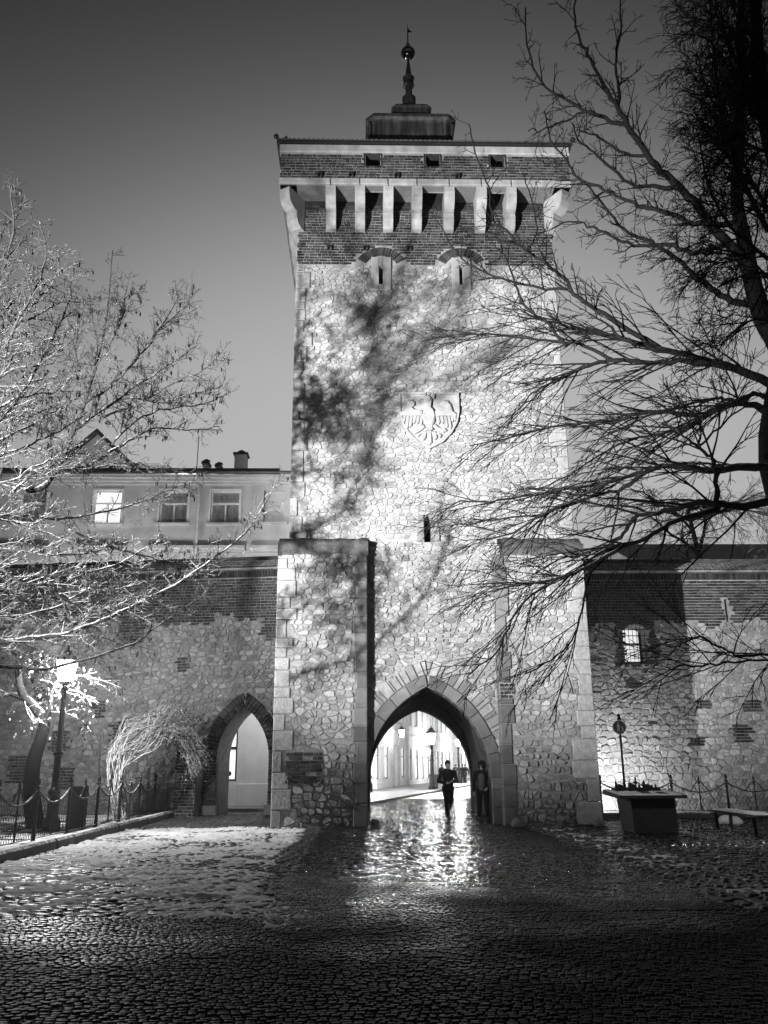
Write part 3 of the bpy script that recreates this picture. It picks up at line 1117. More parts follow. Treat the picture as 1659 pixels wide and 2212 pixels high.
def keep_p(x, z):
    return not any(a - .09 < x < b + .09 and c - .03 < z < d + .1 for a, b, c, d in pw)
lay_bricks(tower, brick_rows(PX0, PX1, 20.61, 21.6, keep_p, rt), PY + .004, M['brick'], 140, rt)
for a, b, c, d in pw:
    xm = (a + b) / 2
    for i in range(8):
        x0 = a - .06 + (b - a + .12) * i / 8
        sl = (x0 + .03 - xm) * .22
        wd = (b - a + .12) / 8 - .012
        g = G()
        stone_geo(g, [(x0, d - .03), (x0 + wd, d - .03), (x0 + wd + sl, d + .15), (x0 + sl, d + .15)], PY + .01, PY - .016, .05, rt, rt.random(), 0)
        g.build('lintel_brick', M['brick'], tower)
    for zz in range(5):
        for xx in (a - .075, b + .015):
            G().bbox(xx, xx + .06, PY - .012, PY + .2, c + zz * .095, c + zz * .095 + .08, .006, rt.random()).build('jamb_brick', M['brick'], tower)
# iron beam anchors (staple shaped)
for x, z, y in [(-1.52, 20.62, PY - .07), (-.47, 20.62, PY - .07), (1.07, 20.62, PY - .07), (3.12, 20.62, PY - .07), (-1.2, 18.42, TY - .03), (.02, 18.42, TY - .03), (1.5, 18.42, TY - .03)]:
    g = G()
    g.box(x, x + .035, y - .06, y + .08, z, z + .15).box(x + .13, x + .165, y - .06, y + .08, z, z + .15).box(x + .035, x + .13, y - .06, y + .08, z + .115, z + .15)
    g.build('iron_anchor', M['iron_bare'], tower)
# plaster frieze and eave
G().bbox(PX0 - .04, PX1 + .04, PY - .06, PY + .2, 21.62, 21.93, .03, .9).build('frieze', M['pale'], tower)
EX0, EX1, EY = PX0 - .12, PX1 + .12, PY - .17
G().box(EX0, EX1, EY, TB + .8, 21.93, 22.0).build('eave_board', M['iron_bare'], tower)
rc = Vector((2.13, 29.6, 0))
g = G()
bl = [(EX0 - .02, EY - .02, 22.01), (EX1 + .02, EY - .02, 22.01), (EX1 + .02, TB + .82, 22.01), (EX0 - .02, TB + .82, 22.01)]
tl = [(rc.x - 1.5, rc.y - 1.5, 24.4), (rc.x + 1.5, rc.y - 1.5, 24.4), (rc.x + 1.5, rc.y + 1.5, 24.4), (rc.x - 1.5, rc.y + 1.5, 24.4)]
g.add(bl + tl, [(0, 1, 5, 4), (1, 2, 6, 5), (2, 3, 7, 6), (3, 0, 4, 7), (4, 5, 6, 7), (3, 2, 1, 0)])
roof = g.build('roof', M['tile'], tower)
tm = G()
tm.add([(-.075, 0, .0), (-.05, 0, .035), (0, 0, .05), (.05, 0, .035), (.075, 0, 0), (-.075, .35, .27), (-.05, .35, .305), (0, .35, .32), (.05, .35, .305), (.075, .35, .27)],
       [(0, 1, 6, 5), (1, 2, 7, 6), (2, 3, 8, 7), (3, 4, 9, 8), (0, 4, 3, 2, 1)], .5)
tmesh = tm.mesh('eave_tile')
tmesh.materials.append(M['tile'])
x = EX0 + .08
while x < EX1:
    put('eave_tile', tmesh, roof, (x, EY - .03, 22.0))
    x += .165
yy = EY + .2
while yy < TB:
    o = put('eave_tile', tmesh, roof, (EX0 - .03, yy, 22.0))
    o.rotation_euler = (0, 0, R(-90))
    yy += .19
for sx in (EX0 - .03, EX1 + .03):
    g = G()
    g.ball((sx, EY - .03, 22.1), .09, 10, 6)
    g.build('corner_finial', M['iron_bare'], roof)
# copper lantern with two tiers
def sqf(a):
    return min(1 / abs(math.cos(a)) if abs(math.cos(a)) > 1e-6 else 9, 1 / abs(math.sin(a)) if abs(math.sin(a)) > 1e-6 else 9, 1.30)
lc = at(882, 260, 29.6)
hw = 1.72
zl = at(882, 243, 29.6 - hw).z
zb = 25.0
prof = [(hw * .97, zb), (hw * .97, zl - .42), (hw * .99, zl - .34), (hw * 1.04, zl - .24), (hw * 1.04, zl - .1), (hw * .99, zl - .02), (hw * .9, zl)]
g = G().lathe(prof, (lc.x, 29.6, 0), 32, .5, sqf)
lan = g.build('lantern', M['copper'], tower)
for k, xx in enumerate((-1.66, -1.2, -.42, .42, 1.2, 1.58)):
    G().box(lc.x + xx - .03, lc.x + xx + .03, 29.6 - hw * .97 - .035, 29.6 - hw * .97 + .02, zb, zl - .4).build('copper_seam', M['copper'], lan)
G().box(lc.x - .4, lc.x + .4, 29.6 - hw * .97 - .02, 29.6 - hw * .97 + .02, zl - .95, zl - .4, .1).build('copper_panel', M['copper'], lan)
zt = at(888, 223, 29.6 - .78).z
hw2 = .78
prof = [(hw2, zl - .05), (hw2, zt - .22), (hw2 * 1.06, zt - .12), (hw2 * .98, zt - .02), (hw2 * .8, zt + .02)]
lan2 = G().lathe(prof, (lc.x + .1, 29.6, 0), 32, .4, sqf).build('lantern_top', M['copper'], tower)
G().box(lc.x + .1 - .02, lc.x + .1 + .02, 29.6 - hw2 - .03, 29.6 - hw2 + .02, zl, zt - .2).build('copper_seam', M['copper'], lan2)
# spire
sx = at(883, 200, 29.6).x
def zz_(py):
    return at(883, py, 29.6).z
prof = [(.30, zt - .03), (.30, zz_(213)), (.22, zz_(212)), (.155, zz_(209)), (.14, zz_(188)), (.15, zz_(187)), (.26, zz_(186)), (.2, zz_(180)), (.2, zz_(176)), (.27, zz_(170)), (.15, zz_(169)), (.13, zz_(160)), (.05, zz_(133)), (.03, zz_(125))]
sp = G().lathe(prof, (sx, 29.6, 0), 8, .3).build('spire', M['copper'], tower)
zb_ = zz_(116)
G().ball((sx, 29.6, zb_), .31, 20, 14).build('gilded_ball', M['gold'], sp, True)
G().ball((sx, 29.6, zz_(98)), .095, 12, 8).build('small_ball', M['gold'], sp, True)
G().tube([(sx, 29.6, zb_), (sx, 29.6, zz_(75)), (sx, 29.6, zz_(52))], [.035, .025, .008], 6).build('rod', M['iron_bare'], sp)
G().prism([(sx, zz_(70)), (sx + .2, zz_(69)), (sx + .1, zz_(66.5)), (sx + .02, zz_(61))], 29.59, 29.61).build('weather_vane', M['iron_bare'], sp)

# ------------------------------------------------------------------ eagle shield in relief
sc, s0, s1 = 2.13, 11.2, 13.12
W_ = .97
def shield_poly(off=0.0):
    p = [(sc + W_ - off, s1 - off)]
    p = [(sc - W_ + off, s1 - off)]
    top = [(sc - W_ + off, s1 - off)]
    pts = [(W_, s1), (W_, 12.45), (.9, 12.1), (.72, 11.75), (.42, 11.42), (0, s0)]
    right = [(sc + max(0, x - off * (1 if x else 0)), z - (off if k == 0 else (-off * 1.3 if k == len(pts) - 1 else -off * .2))) for k, (x, z) in enumerate(pts)]
    left = [(2 * sc - x, z) for x, z in right[:-1]]
    return [*left[:1], *left[1:], right[-1], *right[-2::-1]]
sp_ = shield_poly()
if poly_area(sp_) < 0:
    sp_ = sp_[::-1]
inn = shield_poly(.06)
if poly_area(inn) < 0:
    inn = inn[::-1]
g = G()
n = len(sp_)
y_rim, y_in = TY - .13, TY - .075
g.add([(x, TY, z) for x, z in sp_] + [(x, y_rim, z) for x, z in sp_] + [(x, y_rim, z) for x, z in inn] + [(x, y_in, z) for x, z in inn],
      [(k * n + i, k * n + (i + 1) % n, (k + 1) * n + (i + 1) % n, (k + 1) * n + i) for k in range(3) for i in range(n)] + [list(range(3 * n, 4 * n))], .7)
crest = g.build('crest_shield', M['crest'], tower)
def relief(name, poly, h, t=.7, parent=None):
    if poly_area(poly) < 0:
        poly = poly[::-1]
    n = len(poly)
    cx = sum(p[0] for p in poly) / n
    cz = sum(p[1] for p in poly) / n
    g = G()
    h = h * 1.8
    vs_ = [(x, y_in + .005, z) for x, z in poly] + [(x, y_in - h * .7, z) for x, z in poly] + [(cx + (x - cx) * .8, y_in - h, cz + (z - cz) * .8) for x, z in poly]
    fs = [(k * n + i, k * n + (i + 1) % n, (k + 1) * n + (i + 1) % n, (k + 1) * n + i) for k in range(2) for i in range(n)] + [list(range(2 * n, 3 * n))]
    g.add(vs_, fs, t)
    return g.build(name, M['crest'], parent or crest)
def cp(zx, zy):
    """drawing of the eagle: sheet of 1659 x 1357 over the shield"""
    return (sc + (zx - 850) / 530 * W_, s1 - (zy - 205) / 1035 * (s1 - s0) + .0)
def mirror(pts):
    return [(2 * 840 - x, y) for x, y in pts]
relief('eagle_body', [cp(*p) for p in [(760, 520), (720, 640), (745, 760), (790, 850), (840, 880), (890, 850), (935, 760), (955, 640), (925, 530), (880, 480), (890, 400), (900, 330), (850, 290), (790, 330), (790, 420)]], .07)
relief('eagle_head', [cp(*p) for p in [(700, 310), (740, 290), (800, 280), (880, 300), (890, 360), (850, 400), (790, 400), (760, 340), (705, 335)]], .08)
for p in ([(770, 280), (760, 225), (790, 250), (805, 205)], [(815, 270), (830, 205), (855, 250), (880, 210)], [(890, 275), (905, 220), (930, 255), (960, 225), (950, 290)]):
    q = [cp(*a) for a in p]
    relief('crown_point', q + [(q[-1][0] - .01, q[-1][1] - .08), (q[0][0] + .01, q[0][1] - .03)], .06)
wing = [(730, 560), (600, 540), (545, 490), (600, 450), (600, 390), (540, 350), (460, 360), (410, 430), (405, 520), (330, 590), (320, 620), (390, 640), (450, 640), (560, 640), (720, 640)]
wing2 = [(950, 560), (1050, 540), (1100, 500), (1045, 460), (1045, 390), (1100, 350), (1180, 365), (1235, 440), (1270, 580), (1330, 610), (1320, 650), (1230, 640), (1100, 640), (960, 650)]
relief('eagle_wing', [cp(*p) for p in wing], .06)
relief('eagle_wing', [cp(*p) for p in wing2], .06)
for k, (a, b, c, d) in enumerate([(690, 745, 640, 850), (630, 685, 640, 800), (570, 625, 640, 790), (510, 565, 640, 860), (450, 505, 640, 900), (395, 445, 640, 770),
                                  (960, 1020, 650, 800), (1030, 1090, 645, 790), (1100, 1150, 645, 860), (1160, 1205, 640, 880), (1215, 1260, 640, 760), (1265, 1305, 640, 740)]):
    dx = (-1 if b < 840 else 1) * (d - c) * .12
    relief('eagle_feather', [cp(a, c), cp(b, c), cp(b + dx, d - 30), cp((a + b) / 2 + dx * 1.2, d), cp(a + dx, d - 30)], .045)
for k, (a, b, c, d) in enumerate([(800, 880, 900, 1180), (720, 795, 930, 1100), (885, 960, 930, 1090), (650, 715, 960, 1040), (965, 1020, 960, 1050)]):
    dx = ((a + b) / 2 - 840) * .25
    relief('eagle_tail_feather', [cp(a - dx * .5, c), cp(b - dx * .5, c), cp(b + dx, d - 40), cp((a + b) / 2 + dx, d), cp(a + dx, d - 40)], .05)
relief('eagle_knot', [cp(*p) for p in [(760, 880), (830, 860), (900, 870), (915, 905), (870, 930), (780, 930)]], .08)
for p in ([(740, 800), (680, 860), (620, 920), (560, 960), (590, 985), (660, 950), (730, 900), (780, 850)], [(930, 800), (990, 860), (1050, 890), (1120, 880), (1150, 920), (1090, 960), (1010, 930), (900, 850)]):
    relief('eagle_leg', [cp(*a) for a in p], .055)

# ================================================================== city walls
rw = random.Random(91)
def wall_frame(ox, oy, rot):
    return Matrix.Translation((ox, oy, 0)) @ Matrix.Rotation(rot, 4, 'Z')

tile_v = []
def tile_mesh_(w, l, t, tone):
    g = G()
    n = 5
    tip = [(-w / 2 + w * i / n, -l * .5 - (w * .32) * math.sin(math.pi * i / n)) for i in range(n + 1)]
    top = [(w / 2, l * .5), (-w / 2, l * .5)]
    pl = tip + top
    m_ = len(pl)
    g.add([(x, y, 0) for x, y in pl] + [(x, y, t) for x, y in pl], [list(range(m_, 2 * m_))] + [(i, (i + 1) % m_, m_ + (i + 1) % m_, m_ + i) for i in range(m_)], tone)
    me = g.mesh('tile')
    me.materials.append(M['tile'])
    return me
TILES = [tile_mesh_(.165, .36, .022, t) for t in (.1, .4, .6, .9)]

def coping(parent, x0, x1, y_front, z_front, rows=3):
    """sloped clay tile coping along the wall top"""
    slope = math.atan2(.55, 1.15)
    cs, sn = math.cos(slope), math.sin(slope)
    G().add([(x0, y_front, z_front), (x1, y_front, z_front), (x1, y_front + 1.15, z_front + .55), (x0, y_front + 1.15, z_front + .55),
             (x0, y_front + .02, z_front - .06), (x1, y_front + .02, z_front - .06), (x1, y_front + 1.15, z_front - .06), (x0, y_front + 1.15, z_front - .06)],
            [(0, 1, 2, 3), (0, 4, 5, 1), (4, 7, 6, 5), (1, 5, 6, 2), (2, 6, 7, 3)], .2).build('coping_bed', M['mortar_old'], parent)
    for r_ in range(rows):
        d = .12 + r_ * .34
        x = x0 + .09 + (.083 if r_ % 2 else 0)
        while x < x1 - .05:
            o = put('tile', rw.choice(TILES), parent, (x, y_front + d * cs - .03, z_front + d * sn + .035 + rw.uniform(0, .012)))
            o.rotation_euler = (slope - .08 + rw.uniform(-.02, .02), rw.uniform(-.03, .03), rw.uniform(-.03, .03))
            x += .172
    g = G()
    g.tube([(x0, y_front + 1.12, z_front + .6), (x1, y_front + 1.12, z_front + .6)], .09, 8, .2)
    g.build('ridge', M['tile'], parent)

# ------------------------------------------------------------------ left wall with the side gate
FL = wall_frame(-2.2, 31.0, R(-7.8))
wl_ = thing('city_wall', (-2.2, 31.0, 0), 'long town wall left of the tower, brick above rubble, with a pointed side gate', 'wall', rot=R(-7.8), local=True)
WZ = 8.6
side = Arch(-2.0, .93, 1.9, 1.75)
LX0 = -13.0
ol = [(LX0, 0)] + side.loop(10)[::-1] + [(.6, 0), (.6, WZ), (LX0, WZ)]
g = G().sheet(ol, [], .012)
lo = side.loop(10)
skin_(g, lo, .012, lo, 1.6)
g.sheet(ol, [], 1.6, flip=True)
g.build('wall_core', M['mortar_old'], wl_)
def lw_edge(x):
    return 6.75 + .14 * math.sin(x * 1.7) + .10 * math.sin(x * 4.1 + 1) + .08 * math.sin(x * 11.3) + (-1.0 if -6.9 < x < -5.9 else 0) - (.6 if -1.5 < x < -.9 else 0)
bp = [(-10.6, -9.7, 1.1, 2.1), (-9.2, -8.4, 2.2, 2.9), (-7.7, -7.2, 3.3, 4.0), (-8.9, -8.1, .9, 1.6), (-6.9, -6.2, 2.3, 3.2), (-12.2, -11.2, 2.4, 3.4), (-4.6, -4.2, 4.9, 5.4), (-9.9, -9.2, 4.0, 4.5)]
def lw_brick(x, z):
    if side.inside(x, z, .5):
        return False
    return z > lw_edge(x) or in_any(x, z, bp)
def lw_drop(x, z):
    return side.inside(x, z, .47) or z > lw_edge(x) or in_any(x, z, bp)
pl = [[side.push(x, z, .45) for x, z in p] for p in rubble(LX0, .5, 0, 7.6, .25, .175, rw, lw_drop)]
lay_stones(wl_, pl, 0, M['stone_low'], .017, .03, 200, rw, frame=FL, inset=.11)
lay_bricks(wl_, brick_rows(LX0, .5, .9, WZ - .28, lw_brick, rw), 0, M['brick'], 165, rw, frame=FL, depth=.018)
# brick ring of the side gate: two rows of headers and stretchers
voussoirs(wl_, side, .0, .20, -.06, 1.55, 17, M['brick'], rw, name='arch_brick', gapd=.018, bev=.008)
voussoirs(wl_, side, .215, .46, -.05, .3, 19, M['brick'], rw, name='arch_brick', gapd=.018, bev=.008)
G().sheet([p for p in side.loop(10, .47)] , [], .006).build('ring_mortar', M['mortar_old'], wl_) if False else None
for sx in (-1, 1):
    z = .0
    k = 0
    while z < 1.88:
        for (a, b) in (((0, .27), (.285, .46)) if k % 2 else ((0, .17), (.185, .46))):
            x0, x1 = side.cx + sx * (side.a + a), side.cx + sx * (side.a + b)
            G().bbox(min(x0, x1), max(x0, x1), -.06, .2, z, z + .085, .008, rw.random()).build('jamb_brick', M['brick'], wl_)
        z += .103
        k += 1
    xs = side.cx + sx * (side.a + .2)
    G().bbox(xs - .3, xs + .3, -.16, .2, 0, .34, .04, .4).build('jamb_base', M['ashlar'], wl_)
# soldier course under the eave
x = LX0
while x < .5:
    put('brick', brick_mesh('soldier', .085, .24, .03, rw.choice((.1, .35, .6)), M['brick']), wl_, (x + .05, -.03, WZ - .13))
    x += .104 if x > -6.5 else .104
coping(wl_, LX0, .6, -.28, WZ + .06, 3)
# brick pier beside the side gate
PXa, PXb = -4.15, -3.4
G().box(PXa + .02, PXb - .02, -.75, .05, 0, 2.3).build('pier_core', M['mortar_old'], wl_)
lay_bricks(wl_, brick_rows(PXa, PXb, .02, 2.28, None, rw), -.75, M['brick'], 60, rw, frame=FL, rest='pier_brickwork')
G().add([(PXa - .04, -.8, 2.3), (PXb + .04, -.8, 2.3), (PXb + .04, .02, 2.62), (PXa - .04, .02, 2.62), (PXa - .04, -.8, 2.24), (PXb + .04, -.8, 2.24), (PXb + .04, .02, 2.24), (PXa - .04, .02, 2.24)],
        [(0, 1, 2, 3), (4, 5, 1, 0), (5, 6, 2, 1), (7, 4, 0, 3), (4, 7, 6, 5)]).build('pier_cap', M['dark_cap'], wl_)

# ------------------------------------------------------------------ right wall with the barred window
FR_ = wall_frame(6.3, 31.0, 0)
wr_ = thing('city_wall', (6.3, 31.0, 0), 'town wall right of the tower, dark brick over lit rubble, with a barred window', 'wall')
RX0, RX1 = 6.3, 18.5
RZ = 8.42
wo_ = (9.5, 10.42, 5.12)
win = [(wo_[0], wo_[2]), (wo_[1], wo_[2]), (wo_[1], 6.3)] + [(9.96 + .46 * math.cos(R(a)), 6.3 + .2 * math.sin(R(a))) for a in (30, 60, 90, 120, 150)] + [(wo_[0], 6.3)]
sl = rect(13.38, 13.5, 6.6, 7.45)
g = G().sheet(rect(RX0, RX1, 0, RZ), [win, sl], 31.012, depth=1.0)
g.sheet(rect(RX0, RX1, 0, RZ), [], 32.6, flip=True)
g.build('wall_core', M['mortar'], wr_)
G().box(13.3, 13.6, 31.6, 31.64, 6.5, 7.6).build('slit_shade_panel', M['void'], wr_)  # shade inside the slit painted as a near-black panel
def rw_edge(x):
    b = 6.55 + .12 * math.sin(x * 2.3) + .1 * math.sin(x * 5.3)
    if x < 8.9:
        b -= .25 + .25 * (x < 8.1)
    return b
def near_win(x, z):
    return 9.2 < x < 10.75 and 5.0 < z < 7.1
def ring_win(x, z):
    d = math.hypot((x - 9.96) / .62, (z - 6.2) / .58)
    return d < 1.0 and z > 6.2
rbp = [(11.9, 12.5, 3.5, 3.8), (13.6, 14.3, 3.35, 3.8), (10.1, 10.5, 2.9, 3.1), (13.1, 13.8, 2.3, 2.9), (11.5, 12.1, 2.15, 2.5), (13.0, 13.4, 1.3, 1.5), (9.4, 9.9, 4.25, 4.6)]
def rw_brick(x, z):
    if wo_[0] - .02 < x < wo_[1] + .02 and wo_[2] < z < 6.55 or ring_win(x, z) or 13.3 < x < 13.58 and 6.55 < z < 7.5:
        return False
    return z > rw_edge(x) or near_win(x, z) or in_any(x, z, rbp)
def rw_drop(x, z):
    return z > rw_edge(x) - .05 or near_win(x, z) or in_any(x, z, rbp)
pr = rubble(RX0, RX1, 0, 2.6, .28, .2, rw, rw_drop) + rubble(RX0, RX1, 2.6, 6.9, .24, .16, rw, rw_drop)
lay_stones(wr_, pr, 31.0, M['stone'], .011, .026, 220, rw, inset=.10)
lay_bricks(wr_, brick_rows(RX0, RX1, 2.0, RZ - .28, rw_brick, rw), 31.0, M['brick'], 175, rw, depth=.018)
for i in range(13):
    a = R(22) + R(136) * (i + .5) / 13
    h = R(136) / 26 * .82
    poly = [(9.96 + r * 1.05 * math.cos(t), 6.12 + r * math.sin(t)) for r, t in ((.42, a - h), (.68, a - h), (.68, a + h), (.42, a + h))]
    g = G()
    stone_geo(g, poly, 31.0, 30.975, .05, rw, rw.random(), 0)
    g.build('arch_brick', M['brick'], wr_)
x = RX0
while x < RX1:
    put('brick', brick_mesh('soldier', .085, .24, .03, rw.choice((.1, .35, .6)), M['brick']), wr_, (x + .05, 30.97, RZ - .13))
    x += .104
coping(wr_, RX0, RX1, 30.72, RZ + .06, 3)
# the barred window itself
wf = G()
wf.box(9.5, 9.56, 31.9, 31.98, 5.12, 6.5).box(10.36, 10.42, 31.9, 31.98, 5.12, 6.5).box(9.56, 10.36, 31.9, 31.98, 5.12, 5.18).box(9.56, 10.36, 31.9, 31.98, 5.9, 5.95)
wf = wf.build('window', M['iron_bare'], wr_)
G().box(9.5, 10.42, 32.0, 32.02, 5.1, 6.6).build('pane', M['litwin'], wf)
for k in range(6):
    xx = 9.6 + k * .145
    G().tube([(xx, 31.12, 5.1), (xx, 31.12, 6.55)], .012, 6).build('bar', M['iron_bare'], wf)
for zz in (5.4, 5.75, 6.1, 6.32):
    G().box(9.5, 10.42, 31.10, 31.125, zz, zz + .03).build('bar', M['iron_bare'], wf)
# old iron pipe on the wall
G().tube([(8.0, 30.93, 6.3), (8.0, 30.93, 5.3), (8.1, 30.93, 5.15), (8.8, 30.93, 5.05)], .018, 6).build('pipe', M['iron_bare'], wr_)

# ================================================================== houses
def make_pane_mat():
    m = mat('pane_glass', .02, .05, 0, (1.0, 0), spec=.6)
    m.node_tree.nodes['Principled BSDF'].inputs['Alpha'].default_value = .16
    return m
M['pane'] = make_pane_mat()
rh = random.Random(17)

def window_unit(parent, x0, x1, z0, z1, y, mode='curtain', sill=True, casing=.07, arched=False):
    """white framed window: casing, sashes, panes, sill; y is the wall face"""
    w, yy = G(), y + .14
    f = .065
    zt_ = z0 + (z1 - z0) * .62
    w.box(x0, x0 + f, yy, yy + .06, z0, z1).box(x1 - f, x1, yy, yy + .06, z0, z1)
    w.box(x0 + f, x1 - f, yy, yy + .06, z0, z0 + f).box(x0 + f, x1 - f, yy, yy + .06, z1 - f, z1)
    w.box(x0 + f, x1 - f, yy - .01, yy + .05, zt_ - .04, zt_ + .04).box((x0 + x1) / 2 - .035, (x0 + x1) / 2 + .035, yy - .008, yy + .05, z0 + f, zt_ - .04)
    win_ = w.build('window', M['white'], parent)
    G().box(x0 + .01, x1 - .01, yy + .07, yy + .075, z0, z1).build('pane', M['litwin'] if mode == 'lit' else M['pane'], win_)
    if mode == 'curtain':
        g = G()
        n = 14
        vs_ = []
        for i in range(n + 1):
            xx = x0 + .03 + (x1 - x0 - .06) * i / n
            yo = yy + .2 + .03 * math.sin(i * 1.9)
            vs_ += [(xx, yo, z0), (xx, yo, z1)]
        g.add(vs_, [(2 * i, 2 * i + 2, 2 * i + 3, 2 * i + 1) for i in range(n)])
        g.build('curtain', M['curtain'], win_)
    c = casing
    k = G()
    k.box(x0 - c, x0 - .003, y - .05, y + .03, z0, z1 + c).box(x1 + .003, x1 + c, y - .05, y + .03, z0, z1 + c).box(x0 - .003, x1 + .003, y - .05, y + .03, z1 + .003, z1 + c)
    k.build('casing', M['white'], win_)
    if sill:
        G().box(x0 - .14, x1 + .14, y - .16, y + .12, z0 - .09, z0 - .003).build('sill', M['plaster'], win_)
    return win_

def cornice(parent, x0, x1, y, z0, z1, steps=3, m_='plaster', out=.3):
    g = G()
    pr = [(y + .05, z0)]
    for k in range(steps):
        a = y - out * (k + 1) / steps
        za, zb2 = z0 + (z1 - z0) * k / steps, z0 + (z1 - z0) * (k + 1) / steps
        pr += [(a, za + .01), (a, zb2 - .01)]
    pr += [(y + .05, z1)]
    g.prism(pr, x0, x1, 'x')
    return g.build('cornice', M[m_], parent)

# ------------------------------------------------------------------ the pale house behind the left wall
HY = 37.0
hs = thing('town_house', (-9, HY, 0), 'pale plastered house with white windows and a flat snowy roof behind the left wall', 'house')
ww_ = [(-15.35, -14.15, 'dark'), (-12.05, -10.8, 'lit'), (-9.1, -7.85, 'dark2'), (-6.82, -5.52, 'curtain')]
HX0, HX1 = -19.0, -1.5
holes = [rect(a, b, 12.05, 13.6) for a, b, c in ww_] + [rect(-4.45, -3.5, 12.1, 13.6)]
low = [(-15.4, -14.2), (-12.1, -10.9), (-9.1, -7.9), (-6.9, -5.65), (-4.55, -3.35)]
holes += [rect(a, b, 8.7, 10.3) for a, b in low]
lw2 = rect(-6.15, -5.18, 1.05, 3.35)
holes.append(lw2)
g = G().sheet(rect(HX0, HX1, 0, 14.3), holes, HY, depth=.3)
g.add([(HX1, HY, 0), (HX1, HY + 8, 0), (HX1, HY + 8, 14.3), (HX1, HY, 14.3)], [(0, 1, 2, 3)])
g.build('wall', M['plaster'], hs)
for a, b, md in ww_:
    window_unit(hs, a, b, 12.05, 13.6, HY, 'lit' if md == 'lit' else 'curtain')
for a, b in low:
    window_unit(hs, a, b, 8.7, 10.3, HY, 'curtain', False)
    cornice(hs, a - .45, b + .45, HY, 10.72, 11.0, 2, 'plaster', .22)
    G().box(a - .3, b + .3, HY - .05, HY + .02, 10.36, 10.7).build('window_apron', M['plaster'], hs)
G().box(-4.46, -3.49, HY + .22, HY + .28, 12.09, 13.61).build('blind_window', M['plaster'], hs)
G().box(-4.6, -3.35, HY - .14, HY + .1, 12.0, 12.09).build('sill', M['plaster'], hs)
cornice(hs, HX0, HX1, HY, 13.85, 14.22, 3, 'plaster', .34)
G().tube([(HX0, HY - .42, 14.33), (HX1, HY - .42, 14.33)], .075, 8).build('gutter', M['iron_bare'], hs)
G().add([(HX0, HY - .4, 14.32), (-2.5, HY - .4, 14.32), (-4.0, HY + 1.7, 15.05), (HX0, HY + 1.7, 15.05), (HX0, HY + 8, 14.6), (-2.5, HY + 8, 14.6)], [(0, 1, 2, 3), (3, 2, 5, 4)]).build('roof', M['snowroof'], hs)
G().box(HX0, -3.95, HY + 1.68, HY + 1.86, 15.02, 15.26).build('roof_fascia', M['iron_bare'], hs)
def chimney(parent, x0, x1, y, z0, z1):
    c = G().box(x0, x1, y, y + .55, z0, z1).build('chimney', M['white'], parent)
    G().box(x0 - .07, x1 + .07, y - .07, y + .62, z1, z1 + .1).build('chimney_cap', M['iron_bare'], c)
    G().lathe([(.12, 0), (.12, .12), (.2, .13), (.05, .22)], ((x0 + x1) / 2, y + .27, z1 + .1), 8).build('chimney_cowl', M['iron_bare'], c)
G().tube([(-7.35, HY - .1, 14.2), (-7.35, HY - .1, 13.8), (-7.35, HY - .08, 0)], .06, 8).build('downpipe', M['curtain'], hs, True)
chimney(hs, -6.2, -5.62, HY + 2.2, 14.9, 16.15)
chimney(hs, -7.75, -7.5, HY + 2.4, 14.9, 15.75)
chimney(hs, -7.1, -6.9, HY + 2.4, 14.9, 15.6)
# ground floor seen through the side gate: dark window, plinth, poster board
wn_ = G()
wn_.box(-6.15, -6.08, HY + .1, HY + .16, 1.05, 3.35).box(-5.26, -5.18, HY + .1, HY + .16, 1.05, 3.35).box(-6.08, -5.26, HY + .1, HY + .16, 2.3, 2.42).box(-6.08, -5.26, HY + .1, HY + .16, 1.05, 1.13)
wn_ = wn_.build('window', M['iron_bare'], hs)
G().box(-6.14, -5.2, HY + .17, HY + .18, 1.06, 3.34).build('pane', M['litwin'], wn_)
for zz, xx in ((1.5, -5.95), (1.75, -5.6), (1.35, -5.5), (2.75, -5.8)):
    G().ball((xx, HY + .145, zz), .1, 8, 6).build('displayed_item', M['cloth2'], wn_)
G().bbox(HX0, -6.2, HY - .06, HY + .05, 0, .95, .02).build('plinth', M['plaster'], hs)
G().bbox(-5.15, HX1, HY - .06, HY + .05, 0, .95, .02).build('plinth', M['plaster'], hs)
pb_ = tag(put('notice_board', G().box(0, .75, -.05, 0, 0, 1.5).mesh('notice_board'), None, (-3.75, HY - .08, .25), M['white']), 'white framed notice board against the plaster behind the side gate', 'board')
rp = random.Random(4)
for k in range(7):
    a, c = .05 + (k % 2) * .34, .08 + (k // 2) * .35
    G().box(-3.75 + a, -3.75 + a + .3, HY - .14, HY - .132, .25 + c, .25 + c + .3, rp.random()).build('paper', M['curtain'], pb_)
# lamp of the lane behind the wall, on a bracket on the back of the town wall
def transparent_glow(name, strength):
    m = bpy.data.materials.new(name)
    m.use_nodes = True
    n, l = m.node_tree.nodes, m.node_tree.links
    n.clear()
    o = n.new('ShaderNodeOutputMaterial')
    mx = n.new('ShaderNodeMixShader')
    tr = n.new('ShaderNodeBsdfTransparent')
    em = n.new('ShaderNodeEmission')
    em.inputs['Strength'].default_value = strength
    mx.inputs[0].default_value = .4
    l.new(tr.outputs[0], mx.inputs[1])
    l.new(em.outputs[0], mx.inputs[2])
    l.new(mx.outputs[0], o.inputs['Surface'])
    return m
M['glow'] = transparent_glow('glowing_lantern_glass', 30.0)

